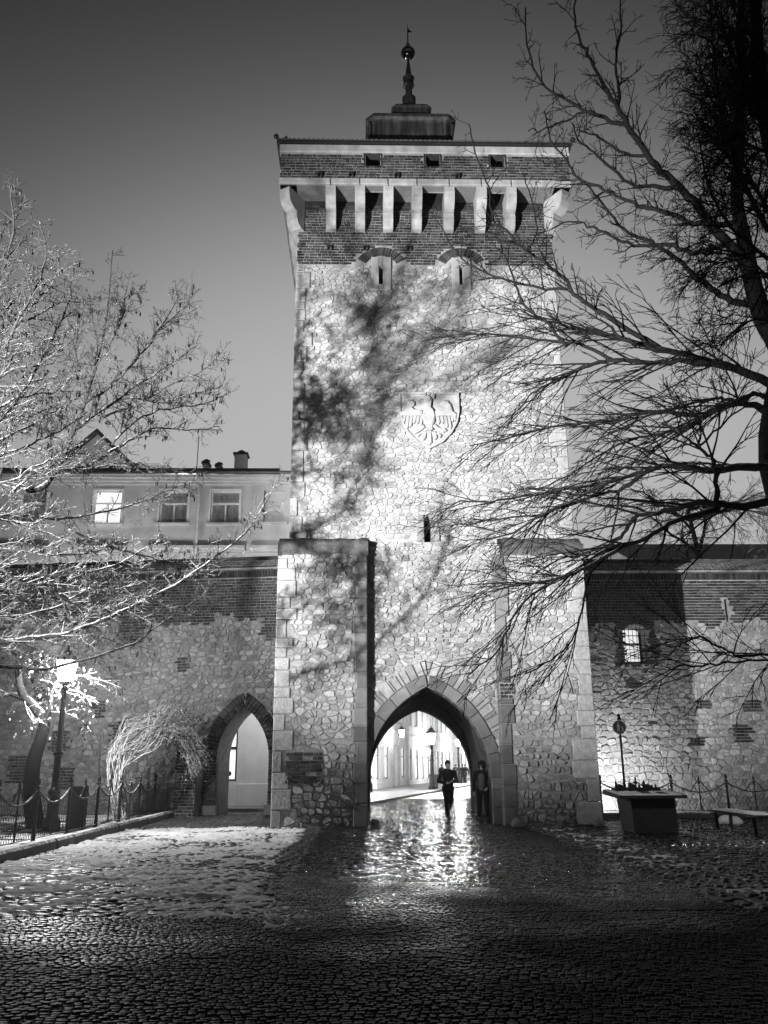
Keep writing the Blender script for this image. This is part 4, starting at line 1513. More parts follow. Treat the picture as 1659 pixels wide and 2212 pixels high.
def lantern_head(parent, x, y, z, s=1.0, m_='iron_bare'):
    """four-sided tapered lantern: frame bars, glowing panes, roof, finial"""
    h = .48 * s
    b, t_ = .12 * s, .2 * s
    fr = G()
    for sx in (-1, 1):
        for sy in (-1, 1):
            fr.tube([(x + sx * b, y + sy * b, z), (x + sx * t_, y + sy * t_, z + h)], .014 * s, 4)
    fr.box(x - b - .02, x + b + .02, y - b - .02, y + b + .02, z - .05 * s, z - .002)
    fr = fr.build('lantern', M[m_], parent)
    for (sx, sy) in ((0, -1), (1, 0), (0, 1), (-1, 0)):
        if sx == 0:
            q = [(x - b, y + sy * b, z), (x + b, y + sy * b, z), (x + t_, y + sy * t_, z + h), (x - t_, y + sy * t_, z + h)]
        else:
            q = [(x + sx * b, y - b, z), (x + sx * b, y + b, z), (x + sx * t_, y + t_, z + h), (x + sx * t_, y - t_, z + h)]
        G().add(q, [(0, 1, 2, 3)]).build('pane', M['glow'], fr)
    G().lathe([(.3 * s, h), (.27 * s, h + .03 * s), (.12 * s, h + .16 * s), (.09 * s, h + .24 * s), (.03 * s, h + .27 * s), (.02 * s, h + .36 * s)], (x, y, z), 12).build('lantern_roof', M[m_], fr)
    return fr

def point(name, loc, energy, rad=.09):
    d = bpy.data.lights.new(name, 'POINT')
    d.energy = energy
    d.shadow_soft_size = rad
    o = bpy.data.objects.new(name, d)
    COL.objects.link(o)
    o.location = loc
    return o

def bracket_lamp(name, x, y, z, wall_dx, wall_dy, label, energy, s=1.0):
    t = thing(name, (x + wall_dx, y + wall_dy, z), label, 'lamp')
    G().tube([(x + wall_dx, y + wall_dy, z + .9 * s), (x + wall_dx * .5, y + wall_dy * .5, z + 1.0 * s), (x, y, z + .85 * s)], .02 * s, 6).build('bracket', M['iron_bare'], t)
    lantern_head(t, x, y, z, s)
    point(name + '_light', (x, y, z + .2 * s), energy)
    return t
def globe_lamp(x, y, z, dx, dy, label, energy):
    t = thing('globe_lamp', (x + dx, y + dy, z), label, 'lamp')
    G().tube([(x + dx, y + dy, z - .35), (x + dx * .4, y + dy * .4, z - .4), (x, y, z - .2)], .025, 6).build('bracket', M['iron_bare'], t)
    G().ball((x, y, z), .2, 14, 10).build('globe', M['glow'], t, True)
    point('globe_lamp_light', (x, y, z), energy, .1)
    return t
globe_lamp(-11.5, 34.6, 7.2, 0, -.85, 'globe lamp on the lane side of the left town wall, farther from the tower', 950)
globe_lamp(-6.3, 33.9, 7.2, 0, -.85, 'globe lamp on the lane side of the left town wall, nearer the tower', 950)
globe_lamp(-10.0, 46.5, 13.6, 0, -.9, 'unseen globe lamp added behind the pale house to brighten the far gables', 5000)  # added lamp, out of view, only to brighten the gables further back
bracket_lamp('bracket_lamp', -3.2, 34.6, 3.6, .9, 0, 'iron bracket lantern on the side wall of the tower above the lane', 260)

# roofs further back on the left
def far_house(x0, x1, y, z1, roof_h, label, gable=True, m_='plaster'):
    t = thing('town_house', ((x0 + x1) / 2, y, 0), label, 'house')
    G().box(x0, x1, y, y + 9, 0, z1).build('wall', M[m_], t)
    xm = (x0 + x1) / 2
    if gable:
        G().prism([(x0, z1), (x1, z1), (xm, z1 + roof_h)], y + .001, y + 9).build('gable', M[m_], t)
        for a, b in (((x0 - .4, z1 - .25), (xm, z1 + roof_h + .12)), ((xm, z1 + roof_h + .12), (x1 + .4, z1 - .25))):
            G().prism([a, b, (b[0], b[1] + .18), (a[0], a[1] + .18)], y - .3, y + 9.2).build('roof', M['roofing'], t)
    elif roof_h < .4:
        G().box(x0 - .12, x1 + .12, y - .12, y + 9.1, z1, z1 + .12).build('roof', M['white'], t)
    else:
        G().prism([(y - .3, z1), (y + 9.3, z1), (y + 4.5, z1 + roof_h)], x0 - .3, x1 + .3, 'x').build('roof', M['snowroof'], t)
    return t
p = at(222, 938, 52)
far_house(p.x - 3.0, p.x + 2.4, 52, p.z - 2.6, 2.6, 'distant house gable rising above the snowy roof, behind bare branches', True)
p = at(300, 985, 54)
far_house(p.x - 1.6, p.x + 1.6, 54, p.z - .6, .8, 'low roof peeking over the snowy roof right of the gable', False)
a_ = at(428, 965, 40)
tag(G().tube([(a_.x, 40, 14.8), (a_.x, 40, a_.z + .6)], .02, 6).build('antenna', M['iron_bare'], None), 'thin bare antenna mast on the snowy roof left of the chimneys', 'antenna')
# house roof seen behind the right wall
p = at(1500, 1185, 44)
fh = far_house(p.x - 3.4, p.x + 14, 44, p.z - .6, 2.0, 'low pale house roof behind the right town wall, veiled by twigs', False)

# ================================================================== the lit street beyond the gate
SD = R(76)
SO = Vector((-5.94, 36.0, 0))
FS = Matrix.Translation(SO) @ Matrix.Rotation(SD, 4, 'Z')
def S2W(s, y, z=0.0):
    return FS @ Vector((s, y, z))
def street_house(s0, s1, h, floors, bays, label, tone, shop=True, rust=False, door=None, right=False):
    t = thing('town_house', tuple(S2W(0, 0) if not right else S2W(0, -13.6)), label, 'house', rot=SD if not right else SD + math.pi, local=True)
    if right:
        s0, s1 = -s1, -s0
    holes, wins = [], []
    fh_ = [0, 4.2] + [4.2 + (h - 4.8) * k / (floors - 1) for k in range(1, floors)]
    bw_ = (s1 - s0) / bays
    for k in range(1, floors):
        for b in range(bays):
            xm = s0 + bw_ * (b + .5)
            z0 = fh_[k] + .8
            z1_ = min(z0 + 1.9, fh_[k + 1] - .4) if k + 1 < len(fh_) else z0 + 1.8
            wins.append((xm - .55, xm + .55, z0, z1_))
    grd = []
    for b in range(bays):
        xm = s0 + bw_ * (b + .5)
        if door == b:
            continue
        grd.append((xm - .75, xm + .75, .7 if not shop else .45, 3.0))
    holes = [rect(*w) for w in wins] + [rect(*w) for w in grd]
    da = None
    ol_ = [(s0, 0), (s1, 0), (s1, h), (s0, h)]
    if door is not None:
        xm = s0 + bw_ * (door + .5)
        da = Arch(xm, .85, 2.3, 1.0)
        ol_ = [(s0, 0)] + da.loop(6)[::-1] + [(s1, 0), (s1, h), (s0, h)]
    g = G().sheet(ol_, holes, 0, tone, depth=.28)
    g.add([(s0, 0, 0), (s0, 9, 0), (s0, 9, h), (s0, 0, h)], [(0, 3, 2, 1)], tone)
    g.add([(s1, 0, 0), (s1, 9, 0), (s1, 9, h), (s1, 0, h)], [(0, 1, 2, 3)], tone)
    g.build('wall', M['plaster2'], t)
    for w in wins:
        window_unit(t, *w, 0, 'curtain', True, .12)
    for w in grd:
        u = G()
        u.box(w[0], w[0] + .08, .1, .17, w[2], w[3]).box(w[1] - .08, w[1], .1, .17, w[2], w[3]).box(w[0] + .08, w[1] - .08, .1, .17, 2.3, 2.4).box(w[0] + .08, w[1] - .08, .1, .17, w[2], w[2] + .1)
        u = u.build('shop_window', M['wood'], t)
        G().box(w[0], w[1], .18, .19, w[2], w[3]).build('pane', M['litwin'], u)
    if da:
        g = G()
        lo_ = da.loop(6)
        skin_(g, lo_, 0, lo_, .4)
        g.build('door_reveal', M['plaster2'], t)
        d_ = G().sheet(da.loop(6), [], .36, .3).build('door', M['wood'], t)
        for i in range(2):
            G().bbox(da.cx - .7 + i * .75, da.cx - .05 + i * .75, .32, .35, .3, 2.1, .02).build('door_panel', M['wood'], d_)
        for sx in (-1, 1):
            G().bbox(da.cx + sx * 1.05 - .17, da.cx + sx * 1.05 + .17, -.12, .02, 0, 3.2, .03).build('door_pilaster', M['pale'], t)
        for k, (a, b) in enumerate(zip(range(0, 6), range(1, 7))):
            pass
    if rust:
        z = .7
        while z < 4.0:
            x = s0
            for b in range(bays + 1):
                xa = s0 + bw_ * (b - .5) + .85
                xb = s0 + bw_ * (b + .5) - .85
                if da and (abs(xa - (da.cx + .85)) < .1 or abs(xb - (da.cx - .85)) < .1):
                    xa, xb = (xa + .4, xb) if abs(xa - (da.cx + .85)) < .1 else (xa, xb - .4)
                xa, xb = max(xa, s0), min(xb, s1)
                if xb - xa > .2:
                    G().bbox(xa, xb, -.05, .01, z, z + .40, .02, tone).build('rusticated_block', M['plaster2'], t)
            z += .44
    cornice(t, s0, s1, 0, 4.05, 4.3, 2, 'plaster2', .2)
    cornice(t, s0, s1, 0, h - .5, h, 3, 'plaster2', .4)
    G().bbox(s0, s1 if da is None else da.cx - 1.25, -.06, .01, 0, .44, .02, tone * .6).build('plinth', M['plaster2'], t)
    G().prism([(-.5, h), (9, h), (4.5, h + 1.6)], s0, s1, 'x').build('roof', M['tile'], t)
    return t
street_house(14, 27.3, 12.5, 3, 4, 'street house with shop pilasters seen at the left edge of the arch', .6)
street_house(27.4, 40, 13, 3, 4, 'street house with rusticated ground floor and arched doorway', .5, False, True, 2)
street_house(40.1, 52, 11.5, 3, 4, 'street house right of the drainpipe behind the litter bin', .65)
street_house(52.1, 66, 13.5, 4, 5, 'tall far street house behind the distant walkers', .45)
street_house(66.1, 90, 12, 3, 7, 'last row house closing the street in the haze', .6)
street_house(4, 24, 7.6, 2, 6, 'street house on the right side hidden by the gate jamb', .5, right=True)
street_house(24.1, 60, 9, 2, 9, 'long street house on the right side beyond the gate', .6, right=True)
# shop pilasters, drainpipe, awnings
for k, s_ in enumerate((24.6, 25.9, 27.0)):
    p = S2W(s_, -.25)
    t = G().lathe([(.2, 0), (.2, .2), (.15, .26), (.14, 2.7), (.2, 2.8), (.22, 2.95)], (p.x, p.y, 0), 10, .3).build('shop_column', M['curtain'], None, True)
    tag(t, ('grey shopfront column nearest the gate', 'middle grey shopfront column', 'grey shopfront column beside the rusticated house')[k], 'column', 'shopfront columns')
p0, p1 = S2W(40.05, -.14, 0), S2W(40.05, -.14, 11)
tag(G().tube([p0, p0 + Vector((0, 0, 5.2)), p0 + Vector((-.15, -.1, 5.8)), p1], .085, 8).build('drainpipe', M['curtain'], None, True), 'thick grey drainpipe between two street houses', 'drainpipe')
# street floor and pavement with its kerb
def quad_s(name, s0, s1, y0, y1, z, mt, label):
    g = G().add([tuple(S2W(s0, y1, z)), tuple(S2W(s0, y0, z)), tuple(S2W(s1, y0, z)), tuple(S2W(s1, y1, z))], [(0, 1, 2, 3)])
    o = kind(g.build(name, mt, None), 'structure')
    o['label'] = label
    return o
M['wetstreet'] = mat('wet_street_paving', .06, .28, 0, (6.0, .35), (26, .5), .5, fine=(20, .3))
M['sidewalk'] = mat('sidewalk_slabs', .13, .45, 0, (4.0, .3), (18, .3), .4, fine=(12, .2))
quad_s('street', -2, 100, -11.0, -5.2, -.02, M['wetstreet'], 'wet bright street surface beyond the gate')
flat('square', -3.0, 16.0, 34.2, 60.0, -.040, M['wetstreet'], 'wet paving just behind the gate')
def walk(name, y0, y1, label):
    g = G()
    a = [S2W(-1, y0, 0), S2W(100, y0, 0), S2W(100, y1, 0), S2W(-1, y1, 0)]
    lo2 = [(v.x, v.y, -.02) for v in a]
    hi = [(v.x, v.y, .09) for v in a]
    g.add(lo2 + hi, [(4, 5, 6, 7), (0, 1, 5, 4), (1, 2, 6, 5), (2, 3, 7, 6), (3, 0, 4, 7)])
    o = kind(g.build(name, M['sidewalk'], None), 'structure')
    o['label'] = label
walk('sidewalk', -5.2, 0.0, 'pale sidewalk along the left houses beyond the gate')
walk('sidewalk', -13.6, -11.0, 'sidewalk along the right houses beyond the gate')
def street_lamp(name, x, y, zl, label, energy, s=1.0, m_='iron_bare', group=None):
    t = thing(name, (x, y, 0), label, 'street lamp', group)
    G().lathe([(.19 * s, 0), (.19 * s, .3), (.13 * s, .42), (.12 * s, .95), (.15 * s, 1.0), (.09 * s, 1.1)], (x, y, 0), 10).build('base', M[m_], t)
    G().lathe([(.085 * s, 1.08), (.075 * s, 1.9), (.11 * s, 1.93), (.11 * s, 2.0), (.065 * s, 2.04), (.05 * s, zl - .3), (.09 * s, zl - .22), (.05 * s, zl - .1), (.10 * s, zl - .04)], (x, y, 0), 10).build('pole', M[m_], t)
    lantern_head(t, x, y, zl, s, m_)
    point(name + '_light', (x, y, zl + .24 * s), energy, .1)
    return t
pl_ = at(932, 1600, 60.5)
street_lamp('street_lamp', pl_.x, 60.5, 3.0, 'lit street lamp on its pole in the middle of the arch view', 3000, 1.5)
bin_ = tag(G().lathe([(.33, 0), (.33, .9), (.36, .92), (.36, 1.02), (.3, 1.04)], (at(937, 1700, 62.5).x, 62.5, 0), 8, .4).build('litter_bin', M['concrete'], None), 'dark litter bin at the foot of the street lamp', 'bin')
for k, (s_, y_, e_) in enumerate(((47, -3.4, 3400), (62, -3.4, 3800), (78, -3.4, 3800))):
    p = S2W(s_, y_)
    street_lamp('street_lamp', p.x, p.y, 3.3, ('second street lamp down the street, behind the walkers', 'third street lamp, far down the street', 'farthest street lamp at the end of the street')[k], e_, 1.2, group='street lamps down the street')
for k, (s_, e_) in enumerate(((24.2, 1300), (33.0, 400), (15.0, 1600))):
    p, q = S2W(s_, -1.0), S2W(s_, -.02)
    z_ = (2.9, 3.7, 3.6)[k]
    bracket_lamp('wall_lantern', p.x, p.y, z_, q.x - p.x, q.y - p.y, ('lit wall lantern over the shopfront at the left edge of the arch', 'hanging wall lantern on a long bracket above the arched doorway', 'wall lantern on the near house just inside the gate')[k], e_, 1.15)
p = S2W(43, -1.2, 2.5)
ls = thing('hanging_sign', tuple(S2W(43, 0, 2.5)), 'round glowing white sign hanging from a bracket beside the drainpipe', 'sign')
G().tube([tuple(S2W(43, 0, 3.2)), tuple(S2W(43, -1.6, 3.2))], .025, 6).build('bracket', M['iron_bare'], ls)
g = G()
for k in range(16):
    pass
c = S2W(43, -1.0, 2.75)
g.ball((c.x, c.y, c.z), .5, 16, 10, sc=(1.0, .35, .72))
g.build('sign_lamp', M['litsign'], ls, True)

# ================================================================== left street lamp, fences, sign, plinth, benches
LAMP = (-8.03, 23.7)
street_lamp('street_lamp', LAMP[0], LAMP[1], 3.85, 'glaring street lamp among snowy branches beside the leafy tree', 4200, 1.15, 'iron_bare')
street_lamp('street_lamp', 12.6, 19.5, 3.85, 'street lamp standing just outside the picture on the right', 650, 1.15, 'iron_bare')
tag(G().bbox(-7.72, -7.3, 23.9, 24.2, .06, 1.15, .03).build('utility_cabinet', M['sign_dark'], None), 'dark utility cabinet behind the iron fence, right of the lamp', 'cabinet')

def fence(name, posts, fr, label, h=1.25, zb=.12, skip=()):
    """posts: positions along local x; each bay has a bottom rail, wire lattice, a mid stake and a festoon"""
    t = bpy.data.objects.new(name, None)
    COL.objects.link(t)
    t.matrix_world = fr
    OFF[t.name] = Vector((0, 0, 0))
    tag(t, label, 'fence')
    for x in posts:
        g = G()
        g.lathe([(.045, -.05), (.045, h * .3), (.036, h * .32), (.036, h - .12), (.06, h - .11), (.06, h - .08), (.03, h - .05), (.05, h), (.04, h + .05), (.008, h + .1)], (x, 0, 0), 8)
        g.build('post', M['iron'], t)
    for i, (a, b) in enumerate(zip(posts, posts[1:])):
        if i in skip:
            continue
        m_ = (a + b) / 2
        L_ = b - a
        g = G().tube([(a, 0, zb), (b, 0, zb)], .014, 5)
        g.build('bottom_rail', M['iron'], t)
        sag = [(a + L_ * k / 12, 0, h - .14 - .3 * (1 - (2 * k / 12 - 1) ** 2) ** 1.0) for k in range(13)]
        G().tube(sag, .022, 6).build('festoon', M['iron'], t)
        pk = [(a + L_ * f, 0, z) for f, z in ((.30, h - .42), (.36, h - .36), (.43, h - .2), (.47, h - .14), (.53, h - .14), (.57, h - .2), (.64, h - .36), (.70, h - .42))]
        G().tube(pk, .018, 6).build('crest_bar', M['iron'], t)
        g = G().lathe([(.022, zb), (.02, h - .2), (.05, h - .18), (.05, h - .12), (.02, h - .09), (.035, h - .04), (.006, h + .04)], (m_, 0, 0), 6)
        g.build('mid_stake', M['iron'], t)
        # wire lattice under the festoon
        g = G()
        d = .13
        def ztop(x):
            u = (x - a) / L_
            return h - .15 - .3 * (1 - (2 * u - 1) ** 2)
        k = -12
        while a + k * d < b:
            for sg in (1, -1):
                pts = []
                for q in range(0, 24):
                    z = zb + q * .04
                    x = (a + k * d) + (q * .04) * .62 if sg > 0 else (b - k * d) - (q * .04) * .62
                    if a + .02 <= x <= b - .02 and z <= ztop(x):
                        pts.append((x, .004 * sg, z))
                if len(pts) > 1:
                    g.tube([pts[0], pts[-1]], .0048, 3, cap=False)
            k += 1
        kind(g.build('wire_lattice', M['iron_bare'], t), 'stuff')
    return t
lf_posts = [0, 2.15, 4.25, 6.4, 8.7, 10.9, 13.1, 15.2]
fence('iron_fence', lf_posts, Matrix.Translation((-6.98, 15.3, .06)) @ Matrix.Rotation(R(90), 4, 'Z'), 'ornate black iron fence with sagging festoon rails and snow, along the kerb on the left')
fence('iron_fence', [0, 2.25, 4.0, 5.75, 7.5], Matrix.Translation((7.45, 28.0, .1)), 'dark iron railing with wire lattice along the lit wall behind the plinth', 1.1)
tag(G().bbox(7.2, 17.5, 27.85, 28.2, -.04, .16, .03).build('railing_base', M['kerb'], None), 'low stone footing under the iron railing on the right', 'footing')

# pedestrian zone sign
sg = thing('road_sign', (8.08, 27.6, 0), 'round pedestrian zone sign on a pole left of the granite plinth', 'sign')
G().tube([(8.10, 27.6, 0), (8.10, 27.6, 2.95)], .034, 8).build('pole', M['iron_bare'], sg)
G().lathe([(.05, 2.93), (.07, 2.98), (.035, 3.03), (.06, 3.08), (.02, 3.14)], (8.10, 27.6, 0), 8).build('finial', M['iron_bare'], sg)
sz = 2.73
def disc(r, y0, y1, n=28):
    return G().prism([(8.08 + r * math.cos(2 * math.pi * k / n), sz + r * math.sin(2 * math.pi * k / n)) for k in range(n)], y0, y1)
dsc = disc(.215, 27.54, 27.56).build('sign_rim', M['white'], sg)
disc(.195, 27.533, 27.541).build('sign_face', M['sign_dark'], sg)
def pict(name, poly, k=.00205):
    poly = [(8.08 + x * k, sz + z * k) for x, z in poly]
    if poly_area(poly) < 0:
        poly = poly[::-1]
    G().prism(poly, 27.526, 27.5335).build(name, M['white'], sg)
# adult and child hand in hand
circ = lambda cx, cz, r: [(cx + r * math.cos(a * math.pi / 5), cz + r * math.sin(a * math.pi / 5)) for a in range(10)]
pict('pictogram_head', circ(-22, 60, 11))
pict('pictogram_adult', [(-34, 46), (-10, 46), (2, 14), (14, 0), (8, -6), (-6, 6), (-10, 16), (-8, -20), (2, -66), (-12, -66), (-22, -26), (-32, -66), (-46, -66), (-36, -14), (-40, 10), (-46, 6)])
pict('pictogram_head', circ(40, 4, 8))
pict('pictogram_child', [(30, -6), (50, -6), (60, -26), (52, -30), (48, -20), (48, -38), (58, -66), (46, -66), (40, -44), (32, -66), (22, -66), (32, -36), (30, -18), (20, 0), (14, -4)])

# granite plinth with a bronze model of the old town
pt = thing('model_plinth', (7.1, 22.6, 0), 'black granite plinth carrying a bronze town model, thin snow on its slab', 'plinth')
G().add([(6.62, 22.0, 0), (7.7, 22.0, 0), (7.7, 23.1, 0), (6.62, 23.1, 0), (6.56, 21.95, .82), (7.66, 21.95, .82), (7.66, 23.15, .82), (6.56, 23.15, .82)],
        [(0, 1, 5, 4), (1, 2, 6, 5), (2, 3, 7, 6), (3, 0, 4, 7), (4, 5, 6, 7)]).build('pedestal', M['concrete'], pt)
G().add([(6.24, 21.8, .80), (7.92, 21.8, .80), (7.92, 23.3, .86), (6.24, 23.3, .86), (6.24, 21.8, .87), (7.92, 21.8, .87), (7.92, 23.3, .98), (6.24, 23.3, .98)],
        [(0, 3, 2, 1), (4, 5, 6, 7), (0, 1, 5, 4), (1, 2, 6, 5), (2, 3, 7, 6), (3, 0, 4, 7)]).build('slab', M['concrete'], pt)
rsn = random.Random(12)
g = G()
nn = 22
vs_ = []
for i in range(nn + 1):
    for j in range(15):
        u, v = i / nn, j / 14
        h_ = .022 * max(0, 1 - (2 * u - 1) ** 8) * max(0, 1 - (2 * v - 1) ** 8) * rsn.uniform(.3, 1.2)
        if (.45 < u < .62 and .25 < v < .7) or (.66 < u < .86 and .2 < v < .6):
            h_ = -.004
        vs_.append((6.27 + 1.62 * u, 21.83 + 1.42 * v, .872 + .107 * v + h_ - .002))
g.add(vs_, [(i * 15 + j, (i + 1) * 15 + j, (i + 1) * 15 + j + 1, i * 15 + j + 1) for i in range(nn) for j in range(14)])
g.build('slab_snow', M['snow'], pt, True)
mdl = G().box(6.45, 7.6, 22.75, 23.2, .95, 1.03).build('bronze_model', M['bronze'], pt)
for (x, w, h_) in ((6.5, .03, .2), (6.74, .02, .12), (6.86, .05, .16), (7.02, .02, .1), (7.1, .03, .09), (7.22, .035, .2), (7.42, .03, .08), (7.52, .025, .1)):
    G().lathe([(w, 0), (w, h_ * .55), (w * 1.2, h_ * .57), (w * .3, h_ * .85), (.004, h_)], (x, 22.9, 1.03), 8).build('model_tower', M['bronze'], mdl)
for (x, w) in ((6.6, .08), (6.95, .06), (7.32, .08)):
    G().prism([(x - w, 1.03), (x + w, 1.03), (x + w, 1.08), (x, 1.12), (x - w, 1.08)], 22.85, 23.1).build('model_house', M['bronze'], mdl)
# scrolled iron crest behind the model
for cx in (6.78, 7.0, 7.45):
    sp2 = [(cx + .09 * (1 - k / 14) * math.cos(k * .6), 23.25, 1.16 + .09 * (1 - k / 14) * math.sin(k * .6)) for k in range(14)]
    G().tube(sp2, .007, 5).build('scroll', M['iron_bare'], mdl)

def bench(x0, x1, y0, y1, label):
    t = thing('bench', ((x0 + x1) / 2, (y0 + y1) / 2, 0), label, 'bench', 'snowy benches at the right')
    n = 4
    for k in range(n):
        a = x0 + (x1 - x0) * k / n
        G().bbox(a + .01, a + (x1 - x0) / n - .01, y0, y1, .40, .45, .008).build('slat', M['wood'], t)
    for yy in (y0 + .25, y1 - .3):
        G().prism([(x0 + .05, 0), (x0 + .12, 0), (x0 + .1, .4), (x0 + .02, .4)], yy, yy + .06).build('leg', M['iron_bare'], t)
        G().prism([(x1 - .12, 0), (x1 - .05, 0), (x1 - .02, .4), (x1 - .1, .4)], yy, yy + .06).build('leg', M['iron_bare'], t)
    g = G()
    vs_ = []
    nx, ny = 8, 30
    for i in range(nx + 1):
        for j in range(ny + 1):
            u, v = i / nx, j / ny
            h_ = .045 * max(0, 1 - (2 * u - 1) ** 6) * max(0, 1 - (2 * v - 1) ** 12) * rsn.uniform(.75, 1.1)
            vs_.append((x0 + .015 + (x1 - x0 - .03) * u, y0 + .02 + (y1 - y0 - .04) * v, .452 + h_))
    g.add(vs_, [(i * (ny + 1) + j, (i + 1) * (ny + 1) + j, (i + 1) * (ny + 1) + j + 1, i * (ny + 1) + j + 1) for i in range(nx) for j in range(ny)])
    g.build('bench_snow', M['snow'], t, True)
    return t
bench(9.1, 9.62, 20.8, 23.6, 'wooden bench under a smooth snow slab right of the granite plinth')
bench(10.0, 10.5, 19.2, 21.6, 'snowy bench cut by the right edge of the picture')
# lump of shovelled snow and a few stones at the wall foot
g = G()
g.ball((10.2, 25.0, .02), .34, 14, 8, sc=(1, .7, .6))
g.v = [(x + rsn.uniform(-.04, .04), y + rsn.uniform(-.04, .04), max(-.02, z + rsn.uniform(-.04, .04))) for x, y, z in g.v]
tag(g.build('snow_heap', M['snow'], None, True), 'small heap of shovelled snow behind the bench', 'snow')
for k, (x, y, s_) in enumerate(((.35, 25.15, .16), (4.25, 24.72, .2), (6.45, 24.6, .14))):
    g = G()
    g.ball((x, y, .06), s_, 10, 7, .4, (1, .8, .8))
    g.v = [(a + rsn.uniform(-.02, .02), b + rsn.uniform(-.02, .02), c + rsn.uniform(-.02, .02)) for a, b, c in g.v]
    tag(g.build('guard_stone', M['ashlar'], None, True), ('rounded guard stone at the left jamb of the gate', 'guard stone at the right jamb of the gate', 'loose pale stone at the foot of the right buttress corner')[k], 'stone')
# wooden door leaf folded against the right side of the passage
dl = thing('gate_leaf', (4.0, 26.4, 0), 'tall plank gate leaf folded open inside the passage on the right', 'gate')
for k in range(7):
    G().bbox(3.98, 4.05, 26.2 + k * .22, 26.2 + k * .22 + .205, .05, 2.5 - .04 * k, .008, rsn.random()).build('plank', M['wood'], dl)
for zz in (.5, 2.0):
    G().box(3.94, 3.98, 26.2, 27.74, zz, zz + .1).build('iron_strap', M['iron_bare'], dl)
# small floodlight set into the ground at the foot of the right wall
uf = thing('uplight', (7.75, 28.9, 0), 'small uplight at the foot of the right wall behind the railing', 'lamp')
G().box(7.6, 7.9, 28.8, 29.0, 0, .12).build('housing', M['iron_bare'], uf)
ul = bpy.data.lights.new('uplight_light', 'SPOT')
ul.energy = 1200
ul.spot_size = R(150)
ul.spot_blend = 1.0
ul.shadow_soft_size = .12
ulo = bpy.data.objects.new('uplight_light', ul)
COL.objects.link(ulo)
ulo.location = (7.75, 28.9, .2)
ulo.rotation_euler = (Vector((8.6, 31, 1.6)) - Vector((7.75, 28.9, .2))).to_track_quat('-Z', 'Y').to_euler()

# ================================================================== trees
def wander(rng, p, d, L, nseg, wob, trop=(0, 0, 0)):
    pts = [Vector(p)]
    d = Vector(d).normalized()
    tr = Vector(trop)
    for k in range(nseg):
        d = (d + Vector((rng.gauss(0, wob), rng.gauss(0, wob), rng.gauss(0, wob))) + tr / nseg).normalized()
        pts.append(pts[-1] + d * (L / nseg))
    return pts

def smooth_path(pts, n):
    """Catmull-Rom through the control points"""
    out = []
    P = [pts[0]] + list(pts) + [pts[-1]]
    for i in range(1, len(P) - 2):
        p0, p1, p2, p3 = P[i - 1], P[i], P[i + 1], P[i + 2]
        for k in range(n):
            t = k / n
            out.append(.5 * ((2 * p1) + (p2 - p0) * t + (2 * p0 - 5 * p1 + 4 * p2 - p3) * t * t + (3 * p1 - p0 - 3 * p2 + p3) * t ** 3))
    out.append(P[-2])
    return out

def side_dir(rng, tg, spread, flatness=.5):
    ax = tg.orthogonal().normalized()
    ax.rotate(Matrix.Rotation(rng.uniform(0, 2 * math.pi), 3, tg))
    ax.y *= flatness
    return (tg * math.cos(spread) + ax.normalized() * math.sin(spread)).normalized()

def twigs(g, rng, pts, rad, level, P, catk=None):
    """recursive side shoots along a polyline"""
    if level >= P['levels']:
        return
    L = sum((pts[i + 1] - pts[i]).length for i in range(len(pts) - 1))
    sp = P['gap'][level]
    n = max(1, int(L / sp))
    m = len(pts) - 1
    for k in range(n):
        f = P['start'] + (1 - P['start']) * (k + rng.random()) / n if level == 0 else .15 + .85 * (k + rng.random()) / n
        i = min(int(f * m), m - 1)
        t = f * m - i
        p = pts[i].lerp(pts[i + 1], t)
        tg = (pts[i + 1] - pts[i]).normalized()
        d = side_dir(rng, tg, R(rng.uniform(*P['ang'])), P.get('flat', .6))
        l_ = P['len'][level] * rng.uniform(.45, 1.25) * (1.15 - .55 * f)
        r_ = rad[i] if i < len(rad) else rad[-1]
        r0_ = max(P['rmin'], min(r_ * .6, P['r'][level]))
        ns = 4 if level == 0 else 3
        q = wander(rng, p, d, l_, ns, P['wob'], P['trop'])
        rr = [r0_ + (P['rmin'] * .75 - r0_) * j / ns for j in range(ns + 1)]
        g.tube(q, rr, 4 if level == 0 else 3, rng.random(), cap=False)
        if catk is not None and rng.random() < P.get('catk', 0):
            e = q[-1]
            for _ in range(rng.randint(1, 3)):
                e2 = q[rng.randint(1, ns)] + Vector((rng.uniform(-.03, .03), rng.uniform(-.03, .03), 0))
                catk.tube([e2, e2 + Vector((rng.uniform(-.01, .01), 0, -.05)), e2 + Vector((rng.uniform(-.015, .015), 0, -rng.uniform(.08, .13)))], [.006, .019, .008], 4, rng.random(), cap=False)
        twigs(g, rng, q, rr, level + 1, P, catk)

def limb(ctrl, r0_, r1_, n=4):
    pts = smooth_path(ctrl, n)
    m = len(pts)
    return pts, [r0_ + (r1_ - r0_) * (i / (m - 1)) ** .8 for i in range(m)]

def v4(zx, zy):
    return 950.5 + zx * .4271, zy * .4271
def v5(zx, zy):
    return 950.5 + zx * .4271, 691.3 + zy * .4271
def path3(pts2, y0, y1, conv=None, bow=0.0, rng=random):
    out = []
    n = len(pts2)
    for i, p in enumerate(pts2):
        q = conv(*p) if conv else p
        t = i / max(1, n - 1)
        Y = y0 + (y1 - y0) * t + bow * math.sin(math.pi * t)
        out.append(at(q[0], q[1], Y))
    return out

